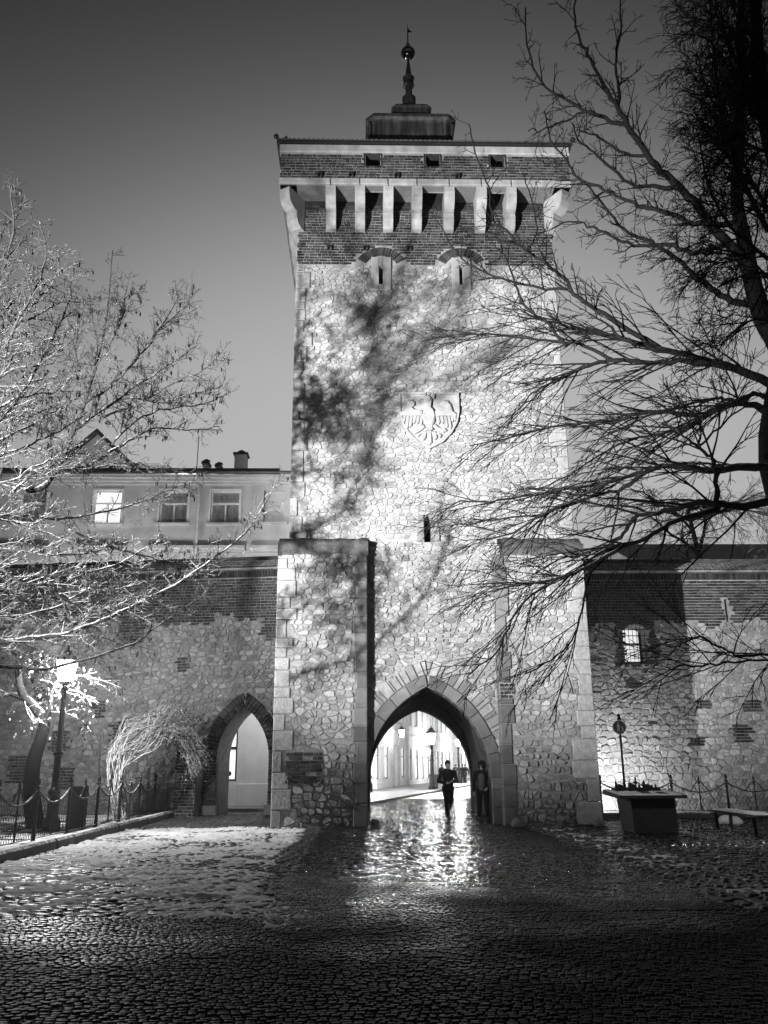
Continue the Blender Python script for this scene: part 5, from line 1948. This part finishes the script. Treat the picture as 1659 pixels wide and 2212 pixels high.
# ------------------------------------------------------------------ big spreading tree on the right
tr = random.Random(303)
big = thing('bare_tree', (8.6, 15.0, 0), 'large bare tree with dark spreading limbs reaching over the tower from the right', 'tree')
trunk_c = [Vector((8.7, 15.0, 0)), Vector((8.5, 15.0, 2.0)), Vector((8.2, 15.0, 4.5)), Vector((7.7, 15, 7.0)), at(1659 + 30, 780, 15), at(*v4(1640, 1619), 15), at(*v4(1585, 1450), 15), at(*v4(1545, 1250), 15), at(*v4(1500, 1000), 15), at(*v4(1515, 700), 15), at(*v4(1530, 300), 15), at(*v4(1520, 0), 15), at(*v4(1500, -250), 15)]
tp, trd = limb(trunk_c, .34, .05, 4)
g = G().tube(tp, trd, 10)
g.build('trunk', M['bark'], big, True)
LIMBS = [  # control points on the photograph's sheet, start depth, end depth, start radius
    (v4, [(1590, 1440), (1530, 1330), (1400, 1170), (1290, 1030), (1150, 890), (1050, 780), (950, 630), (900, 550), (830, 430), (760, 300), (710, 200), (680, 60), (690, -60)], 15, 16.5, .13),
    (v4, [(900, 550), (905, 440), (890, 290), (915, 130), (905, -40)], 16, 16.6, .05),
    (v4, [(950, 630), (830, 600), (700, 540), (590, 480), (490, 380), (440, 220), (430, 40)], 16, 17, .06),
    (v4, [(1050, 780), (930, 780), (830, 710), (750, 680), (690, 650)], 15.8, 16.4, .045),
    (v4, [(740, 560), (640, 610), (560, 640), (450, 660)], 16.4, 16.8, .03),
    (v4, [(1200, 950), (1080, 940), (990, 940), (870, 860), (780, 770), (700, 700), (670, 620)], 15.6, 17, .06),
    (v4, [(1500, 1130), (1330, 1130), (1170, 1090), (1050, 1050), (960, 1020), (830, 960), (720, 910), (650, 830), (560, 700), (530, 560)], 15, 17, .075),
    (v4, [(1450, 1235), (1280, 1275), (1150, 1240), (1040, 1215), (930, 1160), (830, 1040), (740, 940), (660, 850)], 15.1, 17.2, .07),
    (v4, [(1600, 1540), (1480, 1520), (1370, 1460), (1290, 1400), (1200, 1310), (1100, 1250), (950, 1230), (830, 1170), (750, 1140), (650, 1120), (560, 1160)], 15, 17.6, .08),
    (v4, [(1120, 1765), (1000, 1700), (830, 1590), (700, 1500), (620, 1400), (540, 1340), (440, 1270), (330, 1170), (270, 1120), (240, 950), (180, 780), (150, 620)], 15.9, 18, .06),
    (v4, [(640, 1750), (520, 1619), (420, 1530), (380, 1430), (330, 1300), (300, 1200)], 16.5, 17.5, .045),
    (v4, [(665, 1450), (600, 1462), (470, 1450), (390, 1430), (270, 1400), (170, 1350), (90, 1290), (0, 1130)], 16.5, 18, .04),
    (v4, [(440, 1270), (490, 1180), (470, 1050), (430, 900)], 17, 17.4, .025),
    (v5, [(1720, 330), (1659, 310), (1480, 240), (1350, 200), (1150, 150), (950, 100), (800, 70), (650, 30), (530, 0), (380, -20)], 15, 17.5, .12),
    (v5, [(1480, 240), (1250, 210), (1080, 215), (870, 205), (750, 230), (640, 280), (560, 320), (470, 370), (400, 460)], 15.3, 18, .075),
    (v5, [(1000, 130), (900, 80), (830, 10), (700, -60)], 15.8, 17, .05),
    (v5, [(870, 205), (740, 130), (600, 110), (460, 95), (330, 80), (200, 70), (70, 55)], 16.6, 18.2, .045),
    (v5, [(1720, 480), (1659, 470), (1560, 420), (1450, 430), (1330, 480), (1200, 470), (1000, 470), (900, 510), (800, 520), (640, 530), (480, 560), (330, 600), (150, 640)], 14.6, 18, .085),
    (v5, [(1720, 395), (1659, 390), (1580, 375), (1530, 410), (1440, 400), (1370, 400), (1250, 430), (1130, 460), (1000, 500), (850, 560)], 14.6, 17, .06),
    (v5, [(1330, 480), (1270, 540), (1200, 560), (1080, 580), (930, 620), (800, 690), (640, 790), (500, 850)], 15, 18, .045),
    (v5, [(1720, 735), (1659, 740), (1530, 745), (1400, 760), (1250, 745), (1150, 735), (1050, 760), (950, 790), (850, 820), (700, 840), (540, 870), (400, 890), (250, 920), (100, 920), (0, 980)], 14, 18, .09),
    (v5, [(1050, 760), (930, 850), (790, 890), (640, 940), (480, 990), (300, 1000), (150, 1040)], 15.8, 18, .05),
    (v5, [(850, 820), (700, 900), (560, 960), (430, 1040), (330, 1090), (200, 1110)], 16, 18, .035),
    (v5, [(1720, 920), (1659, 920), (1500, 940), (1350, 920), (1200, 950), (1080, 970), (980, 1000), (930, 1080), (850, 1140), (700, 1190), (600, 1210), (480, 1280)], 13.6, 17.4, .085),
    (v5, [(1400, 960), (1200, 1010), (1080, 1080), (920, 1150), (780, 1230), (620, 1300), (540, 1340), (400, 1450), (330, 1590), (270, 1700), (130, 1790)], 14.3, 17.2, .05),
    (v5, [(920, 1150), (800, 1180), (640, 1290), (480, 1330), (330, 1340), (200, 1350)], 15.5, 17.6, .03),
    (v5, [(780, 1230), (730, 1400), (700, 1540), (650, 1640), (560, 1720), (430, 1790)], 15.8, 17, .024),
    (v5, [(1400, 960), (1400, 880), (1390, 760), (1370, 690), (1310, 640), (1320, 560), (1310, 440)], 14.3, 15.4, .06),
    (v5, [(1310, 640), (1230, 590), (1120, 510)], 15, 15.5, .03),
    (v5, [(1310, 640), (1400, 560), (1480, 480), (1560, 430)], 15, 14.6, .025),
    (v5, [(1740, 1680), (1659, 1690), (1500, 1690), (1420, 1660), (1310, 1600), (1210, 1650)], 13, 15, .03),
    (v5, [(1740, 1720), (1600, 1720), (1450, 1735), (1280, 1750), (1150, 1760)], 13, 15, .022),
]
P_up = dict(levels=3, gap=(.26, .19, .14), len=(.85, .4, .18), r=(.02, .013, .009), rmin=.0075, ang=(25, 60), wob=.13, trop=(-.05, 0, .12), start=.1, flat=.7)
P_low = dict(levels=3, gap=(.27, .28, .22), len=(1.9, .75, .3), r=(.026, .015, .010), rmin=.008, ang=(12, 40), wob=.09, trop=(-.22, 0, -.14), start=.14, flat=.8)
gl, gt = G(), G()
for conv, pts2, y0, y1, r_ in LIMBS:
    ctrl = path3(pts2, y0, y1, conv, tr.uniform(-.5, .5))
    pts, rad = limb(ctrl, r_, .015, 4)
    pts = [p + Vector((tr.gauss(0, .012), tr.gauss(0, .03), tr.gauss(0, .012))) for p in pts]
    gl.tube(pts, rad, 6, tr.random())
    twigs(gt, tr, pts, rad, 0, P_up if conv is v4 else P_low)
gl.build('limbs', M['bark'], big, True)
kind(gt.build('crown', M['twig'], big, True), 'stuff')

# ------------------------------------------------------------------ dense dark tree at the top right corner, close to the viewer
dt = random.Random(41)
dense = thing('bare_tree', (6.3, 10.6, 0), 'dense black bare tree filling the top right corner', 'tree')
base = Vector((7.4, 10.8, 0))
ctrl = [base, Vector((7.2, 10.8, 4)), at(1700, 420, 10.8), at(1640, 150, 10.8), at(1625, -200, 10.8)]
tp, trd = limb(ctrl, .26, .07, 5)
G().tube(tp, trd, 8).build('trunk', M['bark'], dense, True)
P_d = dict(levels=3, gap=(.10, .10, .075), len=(1.1, .55, .28), r=(.02, .011, .007), rmin=.0045, ang=(20, 60), wob=.18, trop=(0, 0, -.22), start=.05, flat=.9)
gl, gt = G(), G()
for pts2, y0, y1, r_ in [([(1660, 500), (1600, 380), (1560, 250), (1540, 100), (1530, -60)], 10.8, 10.4, .06), ([(1660, 560), (1610, 520), (1570, 480), (1530, 400), (1510, 300)], 10.8, 10.2, .04),
                         ([(1650, 250), (1600, 150), (1560, 60), (1520, -40)], 10.8, 11.4, .05), ([(1690, 600), (1640, 590), (1590, 600), (1550, 620)], 10.8, 10.4, .03),
                         ([(1660, 330), (1600, 300), (1540, 220), (1510, 140)], 10.8, 11.5, .04), ([(1690, 400), (1650, 200), (1640, 50), (1650, -80)], 10.9, 11.6, .05),
                         ([(1680, 700), (1630, 690), (1580, 720), (1550, 760)], 10.8, 11.2, .03), ([(1640, 100), (1590, 30), (1560, -60)], 10.8, 10.5, .05), ([(1690, 500), (1640, 420), (1600, 330), (1590, 200), (1600, 60), (1590, -60)], 11.2, 11.8, .05), ([(1690, 300), (1640, 260), (1590, 180), (1570, 80), (1545, 0)], 11.2, 10.2, .04), ([(1690, 640), (1620, 560), (1560, 540), (1520, 520)], 11.2, 11.6, .03)]:
    pts, rad = limb(path3(pts2, y0, y1), r_ * .8, .008, 4)
    gl.tube(pts, rad, 6, dt.random())
    twigs(gt, dt, pts, rad, 0, P_d)
gl.build('limbs', M['bark'], dense, True)
kind(gt.build('crown', M['twig'], dense, True), 'stuff')

# ------------------------------------------------------------------ tree beyond the right wall
bt = random.Random(52)
back_t = thing('bare_tree', (16.0, 38.0, 0), 'pale twiggy tree standing behind the right town wall', 'tree')
tp, trd = limb([Vector((16.3, 38, 0)), Vector((16.2, 38, 6)), Vector((15.6, 38, 10)), Vector((15.2, 38, 13))], .3, .08, 4)
G().tube(tp, trd, 8).build('trunk', M['bark'], back_t, True)
P_b = dict(levels=3, gap=(.3, .25, .2), len=(2.0, 1.0, .5), r=(.03, .018, .012), rmin=.010, ang=(25, 65), wob=.18, trop=(0, 0, -.45), start=.1, flat=1.0)
gl, gt = G(), G()
for k in range(9):
    a = bt.uniform(0, 2 * math.pi)
    d = Vector((math.cos(a), math.sin(a) * .6, bt.uniform(.25, 1.2)))
    p0 = tp[bt.randint(6, len(tp) - 1)]
    q = wander(bt, p0, d, bt.uniform(3.0, 5.0), 7, .16, (0, 0, -.3))
    rr = [.09 - .075 * j / 7 for j in range(8)]
    gl.tube(q, rr, 6, bt.random())
    twigs(gt, bt, q, rr, 0, P_b)
gl.build('limbs', M['bark'], back_t, True)
kind(gt.build('crown', M['bark_snow'], back_t, True), 'stuff')

# ------------------------------------------------------------------ snow-laden tree on the left
tl_ = random.Random(606)
lt_ = thing('bare_tree', (-9.5, 14.5, 0), 'snow laden tree with catkins spreading from the left edge over the lamp', 'tree')
tp, trd = limb([Vector((-9.6, 14.5, 0)), Vector((-9.4, 14.6, 2.2)), Vector((-9.0, 15.0, 4.5)), Vector((-8.3, 15.6, 6.8)), at(60, 1062, 16.5), at(118, 1020, 17), at(150, 955, 17.2), at(190, 850, 17.3), at(228, 700, 17.4), at(243, 540, 17.4)], .26, .012, 5)
trd = [max(.011, r_ * (1 - .45 * min(1, i / 22))) for i, r_ in enumerate(trd)]
G().tube(tp, trd, 9).build('trunk', M['bark_snow'], lt_, True)
L_LIMBS = [
    ([(-60, 1395), (0, 1385), (60, 1380), (150, 1365), (220, 1340), (300, 1305), (400, 1250), (470, 1200), (530, 1150), (560, 1110), (600, 1040)], 15, 18, .06),
    ([(-60, 1425), (0, 1440), (100, 1445), (200, 1420), (290, 1390), (340, 1350), (420, 1300), (450, 1270)], 17, 20, .05),
    ([(-60, 1225), (0, 1230), (50, 1260), (110, 1255), (180, 1240), (260, 1215), (310, 1185), (350, 1165)], 14.5, 17, .035),
    ([(90, 1258), (150, 1300), (210, 1315), (270, 1310), (330, 1290), (400, 1240), (510, 1200)], 15.5, 18, .028),
    ([(-60, 1280), (0, 1276), (60, 1300), (120, 1340), (200, 1370), (260, 1390)], 15, 18, .03),
    ([(-40, 1130), (0, 1120), (80, 1145), (170, 1175), (210, 1200), (250, 1250), (290, 1290)], 15, 17, .05),
    ([(150, 1145), (230, 1180), (290, 1195), (350, 1210), (420, 1220)], 15.8, 17.5, .03),
    ([(-40, 1110), (40, 1115), (120, 1120), (200, 1110), (300, 1085), (360, 1060), (420, 1040)], 15, 17.5, .04),
    ([(20, 1075), (60, 1030), (110, 1012), (180, 1014), (270, 1000), (340, 1010), (440, 1030)], 16, 18, .04),
    ([(118, 1015), (190, 1005), (240, 975), (290, 945), (340, 925), (420, 928), (475, 920)], 17, 18.5, .05),
    ([(180, 870), (230, 840), (290, 780), (340, 720), (385, 640)], 17.3, 18, .035),
    ([(160, 930), (230, 880), (300, 830), (360, 790), (425, 750)], 17.2, 18.4, .04),
    ([(225, 900), (300, 870), (370, 830), (440, 800), (470, 770)], 17.4, 18.6, .03),
    ([(230, 880), (280, 860), (350, 870), (420, 850), (480, 835)], 17.4, 18.6, .03),
    ([(240, 960), (310, 900), (380, 880), (450, 870), (490, 850)], 17.6, 18.6, .025),
    ([(205, 800), (210, 740), (200, 690), (195, 640)], 17.2, 16.8, .02),
    ([(255, 820), (320, 740), (370, 690), (400, 660), (410, 640)], 17.6, 18, .022),
    ([(110, 1005), (110, 940), (130, 860), (140, 800)], 17, 16.5, .028),
    ([(-60, 960), (0, 905), (60, 830), (110, 740), (150, 640), (162, 560)], 13.5, 14.5, .045),
    ([(-60, 830), (0, 760), (40, 690), (80, 620), (100, 540), (85, 480)], 13.2, 14, .04),
    ([(-60, 700), (-10, 620), (20, 540), (30, 460), (20, 400)], 13, 13.4, .035),
    ([(-60, 760), (0, 720), (60, 690), (120, 660), (150, 640)], 13.2, 14.5, .03),
    ([(-60, 920), (20, 870), (80, 850), (130, 840), (165, 800)], 13.6, 15, .03),
    ([(-60, 1010), (0, 985), (70, 960), (130, 930), (190, 890)], 14, 15.5, .03),
    ([(-60, 1060), (20, 1040), (90, 1000), (150, 985), (210, 980)], 14.2, 16, .03),
    ([(-60, 880), (-10, 830), (20, 780), (50, 740)], 13.2, 13.6, .03),
    ([(190, 850), (165, 770), (172, 700), (185, 650)], 17.3, 17.0, .02),
    ([(205, 800), (240, 740), (262, 690), (270, 640)], 17.3, 17.8, .02),
    ([(222, 720), (258, 670), (275, 615)], 17.4, 17.9, .016),
    ([(160, 930), (110, 860), (95, 800), (110, 740)], 17.2, 16.2, .02),
    ([(-60, 640), (-20, 560), (10, 500), (50, 450)], 13.1, 13.6, .03),
    ([(-60, 800), (10, 740), (70, 660), (120, 600), (130, 550)], 13.6, 14.6, .03),
    ([(-60, 860), (30, 800), (100, 780), (150, 720)], 13.8, 15, .028),
    ([(-60, 980), (40, 930), (100, 900), (170, 860)], 14, 15.4, .028),
    ([(-60, 720), (-10, 680), (40, 640), (60, 580)], 13.2, 14, .028),
    ([(-60, 940), (10, 900), (60, 900), (120, 880)], 14.3, 15.4, .028),
    ([(-60, 1180), (30, 1190), (110, 1200), (190, 1195), (260, 1170)], 14.8, 16.5, .03),
    ([(-60, 1330), (40, 1330), (130, 1310), (220, 1280), (300, 1260), (380, 1225)], 15.5, 18, .035),
]
P_l = dict(levels=3, gap=(.105, .09, .09), len=(.62, .26, .09), r=(.012, .008, .006), rmin=.0052, ang=(35, 68), wob=.07, trop=(.08, 0, .10), start=.06, flat=.8, catk=.035)
gl, gt, gc = G(), G(), G()
for pts2, y0, y1, r_ in L_LIMBS:
    pts, rad = limb(path3(pts2, y0, y1 + tl_.uniform(-3.2, 2.2), None, tl_.uniform(-.4, .4)), r_, .008, 4)
    pts = [p + Vector((tl_.gauss(0, .01), tl_.gauss(0, .03), tl_.gauss(0, .01))) for p in pts]
    gl.tube(pts, rad, 6, tl_.random())
    twigs(gt, tl_, pts, rad, 0, P_l, gc)
twigs(gt, tl_, tp[-26:], trd[-26:], 0, dict(P_l, len=(.6, .24, .08), gap=(.12, .11, .1)), gc)
gl.build('limbs', M['bark_snow'], lt_, True)
kind(gt.build('crown', M['bark_snow'], lt_, True), 'stuff')
kind(gc.build('catkins', M['seed'], lt_), 'stuff')

# ------------------------------------------------------------------ small leafy tree beside the lamp
sm = random.Random(77)
st_ = thing('leafy_tree', (-8.75, 24.6, 0), 'small forked tree with withered snowy leaves beside the glaring lamp', 'tree')
tp, trd = limb([at(80, 1800, 24.6), at(68, 1720, 24.6), at(72, 1650, 24.6), at(90, 1590, 24.6), at(95, 1555, 24.6), at(70, 1525, 24.6), at(45, 1490, 24.6), at(38, 1440, 24.4), at(28, 1390, 24.3)], .27, .06, 5)
G().tube(tp, trd, 10).build('trunk', M['bark'], st_, True)
gl, gt, gf = G(), G(), G()
def leaf(g, rng, p, s):
    d = Vector((rng.gauss(0, .5), rng.gauss(0, .5), -1)).normalized()
    a = d.orthogonal().normalized()
    a.rotate(Matrix.Rotation(rng.uniform(0, 6.28), 3, d))
    b = d.cross(a)
    q = [p, p + d * s * .35 + a * s * .28 + b * s * .08, p + d * s * .75 + a * s * .2 + b * s * .12, p + d * s * 1.05, p + d * s * .75 - a * s * .2 + b * s * .12, p + d * s * .35 - a * s * .28 + b * s * .08]
    g.add([tuple(x) for x in q], [(0, 1, 2, 3), (0, 3, 4, 5)], rng.random())
P_s = dict(levels=2, gap=(.22, .2, .15), len=(.7, .3, .2), r=(.014, .009, .007), rmin=.006, ang=(25, 65), wob=.2, trop=(0, 0, -.2), start=.2, flat=.9)
for pts2, y0, y1, r_ in [([(97, 1555), (108, 1530), (112, 1495), (125, 1470), (150, 1440)], 24.6, 24.0, .13), ([(112, 1500), (140, 1490), (180, 1500), (200, 1530)], 24.5, 23.6, .035), ([(60, 1515), (20, 1500), (-20, 1480)], 24.6, 24.8, .05),
                         ([(40, 1460), (70, 1430), (110, 1420)], 24.4, 23.8, .035), ([(115, 1490), (160, 1460), (220, 1470), (270, 1490)], 24.4, 23.4, .03), ([(100, 1540), (140, 1540), (180, 1560), (195, 1580)], 24.6, 23.8, .025), ([(50, 1500), (60, 1540), (75, 1560)], 24.6, 24.1, .02)]:
    pts, rad = limb(path3(pts2, y0, y1), r_ * .8, .012, 4)
    gl.tube(pts, rad, 6, sm.random())
    twigs(gt, sm, pts, rad, 0, P_s)
    for p in pts[3:]:
        for _ in range(4):
            leaf(gf, sm, p + Vector((sm.gauss(0, .26), sm.gauss(0, .2), sm.gauss(-.1, .2))), sm.uniform(.06, .12))
gl.build('limbs', M['bark_snow'], st_, True)
kind(gt.build('crown', M['bark_snow'], st_, True), 'stuff')
kind(gf.build('leaves', M['leaf'], st_), 'stuff')

# ------------------------------------------------------------------ bramble arching towards the side gate
br = random.Random(15)
bb = thing('bramble_bush', (-7.3, 27.8, 0), 'snowy bramble thicket arching from the fence towards the side gate', 'bush')
gc_, gf = G(), G()
for k in range(85):
    bx, by = -7.3 + br.uniform(-.15, .2), 27.6 + br.uniform(-.5, .6)
    p1 = at(br.uniform(232, 268), br.uniform(1620, 1690), br.uniform(27.2, 28.6))
    p2 = at(br.uniform(270, 340), br.uniform(1545, 1630), br.uniform(27.4, 29.2))
    p3 = at(br.uniform(345, 410), br.uniform(1520, 1600), br.uniform(28, 29.6))
    p4 = at(br.uniform(405, 450), br.uniform(1560, 1680), br.uniform(28.4, 29.6))
    cps = [Vector((bx, by, .05)), p1, p2, p3, p4][: br.choice((4, 5, 5))]
    pts = [q + Vector((br.gauss(0, .03), br.gauss(0, .04), br.gauss(0, .03))) for q in smooth_path(cps, 6)]
    gc_.tube(pts, [.014 - .008 * i / len(pts) for i in range(len(pts))], 4, br.random(), cap=False)
    for p in pts[14:]:
        for _ in range(5):
            leaf(gf, br, p + Vector((br.gauss(0, .11), br.gauss(0, .11), br.gauss(0, .1))), br.uniform(.035, .07))
    for p in pts[8::3]:
        d = Vector((br.gauss(0, 1), br.gauss(0, 1), br.gauss(-.2, .7)))
        gc_.tube(wander(br, p, d, br.uniform(.2, .5), 3, .25), [.006, .005, .004, .004], 3, br.random(), cap=False)
kind(gc_.build('canes', M['cane'], bb, True), 'stuff')
kind(gf.build('leaves', M['leaf'], bb), 'stuff')
# thin stake carrying a stray cane
tag(G().tube([at(213, 1735, 27), at(214, 1650, 27), at(217, 1592, 27)], [.03, .028, .02], 6).build('stake', M['iron'], None), 'thin dark stake between fence and bramble, with a cane leaning on it', 'stake')

# ================================================================== people
def remeshed(g, name, voxel, mat_, parent, frame, loc):
    """union of the shapes as one continuous skin"""
    me = g.mesh(name + '_raw')
    tmp = bpy.data.objects.new('tmp', me)
    COL.objects.link(tmp)
    md = tmp.modifiers.new('r', 'REMESH')
    md.mode = 'VOXEL'
    md.voxel_size = voxel
    sm_ = tmp.modifiers.new('s', 'SMOOTH')
    sm_.factor = .5
    sm_.iterations = 2
    dg = bpy.context.evaluated_depsgraph_get()
    res = bpy.data.meshes.new_from_object(tmp.evaluated_get(dg))
    bpy.data.objects.remove(tmp)
    res.name = name
    res.materials.clear()
    res.polygons.foreach_set('use_smooth', [True] * len(res.polygons))
    return put(name, res, parent, loc, mat_)

def capsule(g, p0, r0_, p1, r1_, n=10, squash=None):
    p0, p1 = Vector(p0), Vector(p1)
    d = p1 - p0
    L = d.length
    u = d / L if L > 1e-6 else Vector((0, 0, 1))
    pts, rad = [], []
    for k in range(5):
        a = math.pi / 2 * (1 - k / 4)
        pts.append(p0 - u * (r0_ * math.sin(a)))
        rad.append(max(.001, r0_ * math.cos(a)))
    for k in range(1, 4):
        pts.append(p0.lerp(p1, k / 4))
        rad.append(r0_ + (r1_ - r0_) * k / 4)
    for k in range(5):
        a = math.pi / 2 * k / 4
        pts.append(p1 + u * (r1_ * math.sin(a)))
        rad.append(max(.001, r1_ * math.cos(a)))
    g.tube(pts, rad, n)

def chain(g, pts, rad):
    for i in range(len(pts) - 1):
        capsule(g, pts[i], rad[i], pts[i + 1], rad[i + 1])

def hand(g, wrist, d, side):
    """palm, four unequal bent fingers and a thumb from the side of the palm"""
    d = Vector(d).normalized()
    a = d.orthogonal().normalized()
    b = d.cross(a)
    w = Vector(wrist)
    g.ball(w + d * .05, .04, 8, 6, sc=(1, 1, 1))
    capsule(g, w, .026, w + d * .07, .034)
    for k, l_ in enumerate((.065, .078, .072, .055)):
        o = a * ((k - 1.5) * .018)
        k0 = w + d * .08 + o
        k1 = k0 + d * l_ * .55 + b * .008
        k2 = k1 + d * l_ * .4 + b * .02
        capsule(g, k0, .010, k1, .009, 6)
        capsule(g, k1, .009, k2, .008, 6)
    t0 = w + d * .03 + a * (-.03 * side)
    capsule(g, t0, .012, t0 + d * .035 - a * (.022 * side) + b * .01, .010, 6)

def person(loc, rot, label, J, scale=1.0, voxel=.011, jacket='cloth', trousers='cloth', shoes='cloth2', cap='cap', open_jacket=False, group=None, long_coat=False):
    t = thing('person', loc, label, 'person', group, rot, True)
    t.scale = (scale, scale, scale)
    O = (0, 0, 0)
    pel, che, nk, hd = [Vector(J[k]) for k in ('pelvis', 'chest', 'neck', 'head')]
    legs = [[Vector(p) for p in J[k]] for k in ('leg_l', 'leg_r')]     # hip, knee, ankle, toe
    arms = [[Vector(p) for p in J[k]] for k in ('arm_l', 'arm_r')]     # shoulder, elbow, wrist, hand direction
    b = G()
    capsule(b, pel, .135, che, .15)
    capsule(b, che, .14, nk, .062)
    capsule(b, nk, .056, hd, .06)
    b.ball(hd + Vector((0, 0, .02)), .098, 14, 10, sc=(.84, 1.0, 1.18))
    b.ball(hd + Vector((0, -.05, -.065)), .05, 10, 8, sc=(1, .8, .8))
    capsule(b, hd + Vector((0, -.095, .015)), .010, hd + Vector((0, -.112, -.02)), .014, 6)
    for sx in (-1, 1):
        b.ball(hd + Vector((sx * .085, .0, -.0)), .026, 8, 6, sc=(.5, .8, 1.2))
        b.ball(hd + Vector((sx * .034, -.088, .03)), .016, 8, 6)
    capsule(b, hd + Vector((-.02, -.092, -.055)), .008, hd + Vector((.02, -.092, -.055)), .008, 6)
    for L_ in legs:
        chain(b, L_[:3], [.088, .058, .042])
        capsule(b, L_[2] - Vector((0, 0, .04)), .04, L_[3], .032)
    for k, A in enumerate(arms):
        capsule(b, che + Vector((A[0].x * .4, 0, .1)), .07, A[0], .058)
        chain(b, A[:3], [.052, .042, .03])
        hand(b, A[2], A[3], 1 if k else -1)
    body = remeshed(b, 'body', voxel, M['skin'], t, None, O)
    j = G()
    capsule(j, pel + Vector((0, 0, -.06 if not long_coat else -.35)), .165, che, .17)
    capsule(j, che + Vector((0, .015, .02)), .165, nk + Vector((0, 0, -.03)), .085)
    for A in arms:
        capsule(j, che + Vector((A[0].x * .45, 0, .1)), .1, A[0], .078)
        chain(j, A[:3], [.076, .062, .045])
    capsule(j, nk + Vector((-.05, .01, .0)), .06, nk + Vector((.05, .01, .0)), .06)
    jk = remeshed(j, 'jacket', voxel * 1.3, M[jacket], t, None, O)
    if open_jacket:
        q = G()
        capsule(q, pel + Vector((0, -.095, .02)), .11, che + Vector((0, -.095, .0)), .115)
        remeshed(q, 'jumper', voxel * 1.3, M['jumper'], t, None, O)
    tr_ = G()
    capsule(tr_, pel + Vector((-.05, 0, 0)), .145, pel + Vector((.05, 0, 0)), .145)
    for L_ in legs:
        chain(tr_, [L_[0], L_[1], L_[2] + Vector((0, 0, .02))], [.115, .082, .068])
    remeshed(tr_, 'trousers', voxel * 1.3, M[trousers], t, None, O)
    for L_ in legs:
        s_ = G()
        capsule(s_, L_[2] - Vector((0, -.03, .045)), .05, L_[3] + Vector((0, 0, .005)), .046)
        capsule(s_, L_[2], .05, L_[2] - Vector((0, 0, .03)), .052)
        remeshed(s_, 'shoe', voxel, M[shoes], t, None, O)
    h = G()
    if cap == 'hood':
        h.ball(hd + Vector((0, .03, .03)), .135, 14, 10, sc=(.95, 1, 1.12))
        h2 = remeshed(h, 'hood', voxel, M[jacket], t, None, hd * 0)
    else:
        h.ball(hd + Vector((0, .012, .065)), .104, 14, 10, sc=(.9, 1.04, .95))
        remeshed(h, 'knit_cap' if cap == 'cap' else 'hair', voxel, M['cloth'], t, None, O)
    return t

walk_pose = dict(pelvis=(0, 0, .93), chest=(0, -.03, 1.28), neck=(0, -.03, 1.47), head=(0, -.05, 1.61),
    leg_l=[(-.09, 0, .9), (-.07, -.10, .5), (-.03, -.02, .10), (-.02, -.16, .035)], leg_r=[(.09, 0, .9), (.08, .02, .5), (.06, .32, .24), (.06, .27, .12)],
    arm_l=[(-.19, 0, 1.40), (-.29, .06, 1.13), (-.1, -.20, 1.08), (.5, -.6, .1)], arm_r=[(.19, 0, 1.40), (.30, .05, 1.14), (.1, -.21, 1.12), (-.5, -.6, .1)])
person((2.7, 28.3, 0), R(6), 'dark figure walking through the gate with hands held before the chest', walk_pose, 1.0, trousers='cloth', shoes='cloth2', cap='hair')
stand_pose = dict(pelvis=(0, 0, .92), chest=(0, .0, 1.26), neck=(0, -.01, 1.45), head=(0, -.04, 1.58),
    leg_l=[(-.1, 0, .9), (-.11, -.03, .5), (-.12, .02, .10), (-.15, -.12, .035)], leg_r=[(.1, 0, .9), (.11, -.02, .5), (.12, .03, .10), (.15, -.10, .035)],
    arm_l=[(-.20, 0, 1.37), (-.27, .03, 1.10), (-.26, -.05, .84), (.0, -.2, -1)], arm_r=[(.20, 0, 1.37), (.29, .05, 1.10), (.2, -.12, .95), (-.5, -.3, -.6)])
person((3.74, 27.9, 0), R(-22), 'hooded person in dark jacket and pale shoes standing against the right passage wall', stand_pose, 1.0, shoes='shoe', cap='hood', open_jacket=True)
stride = dict(pelvis=(0, 0, .92), chest=(0, -.02, 1.27), neck=(0, -.02, 1.46), head=(0, -.04, 1.6),
    leg_l=[(-.09, 0, .9), (-.09, -.2, .52), (-.09, -.22, .12), (-.09, -.36, .05)], leg_r=[(.09, 0, .9), (.09, .06, .5), (.09, .3, .16), (.09, .2, .05)],
    arm_l=[(-.20, 0, 1.38), (-.26, .1, 1.12), (-.24, .12, .86), (0, 0, -1)], arm_r=[(.20, 0, 1.38), (.26, -.08, 1.12), (.24, -.2, .9), (0, -.3, -1)])
person((.36, 55.0, 0.0), R(80), 'dark walker half hidden by the left jamb of the gate', stride, 1.0, .02, long_coat=True)
for k, (px, Y, rz_) in enumerate(((1000, 80, 20), (1006, 81, 200), (985, 86, 160), (955, 90, 10))):
    q = at(px, 1690, Y)
    person((q.x, Y, -.01), R(rz_), ('left one of the two walkers close together far down the street', 'right one of the two walkers close together far down the street', 'lone distant walker left of the pair in the street', 'faintest walker far down the street near the lamp post')[k], stride if k % 2 else stand_pose, 1.0, .024, jacket='cloth2', group='distant walkers')

# ================================================================== damp winter air
g = G().box(-190, 190, -45, 265, -1.1, 33.2)
hz = kind(put('haze', g.mesh('haze'), None, (0, 0, 0)), 'stuff')
hz['label'] = 'thin damp winter haze filling the air around the gate'
hz['category'] = 'haze'
hm = bpy.data.materials.new('winter_haze')
hm.use_nodes = True
hn, hl = hm.node_tree.nodes, hm.node_tree.links
hn.clear()
ho = hn.new('ShaderNodeOutputMaterial')
hv = hn.new('ShaderNodeVolumePrincipled')
hv.inputs['Color'].default_value = (.9, .9, .9, 1)
hv.inputs['Density'].default_value = .0008
hv.inputs['Anisotropy'].default_value = .75
hl.new(hv.outputs[0], ho.inputs['Volume'])
hz.data.materials.append(hm)
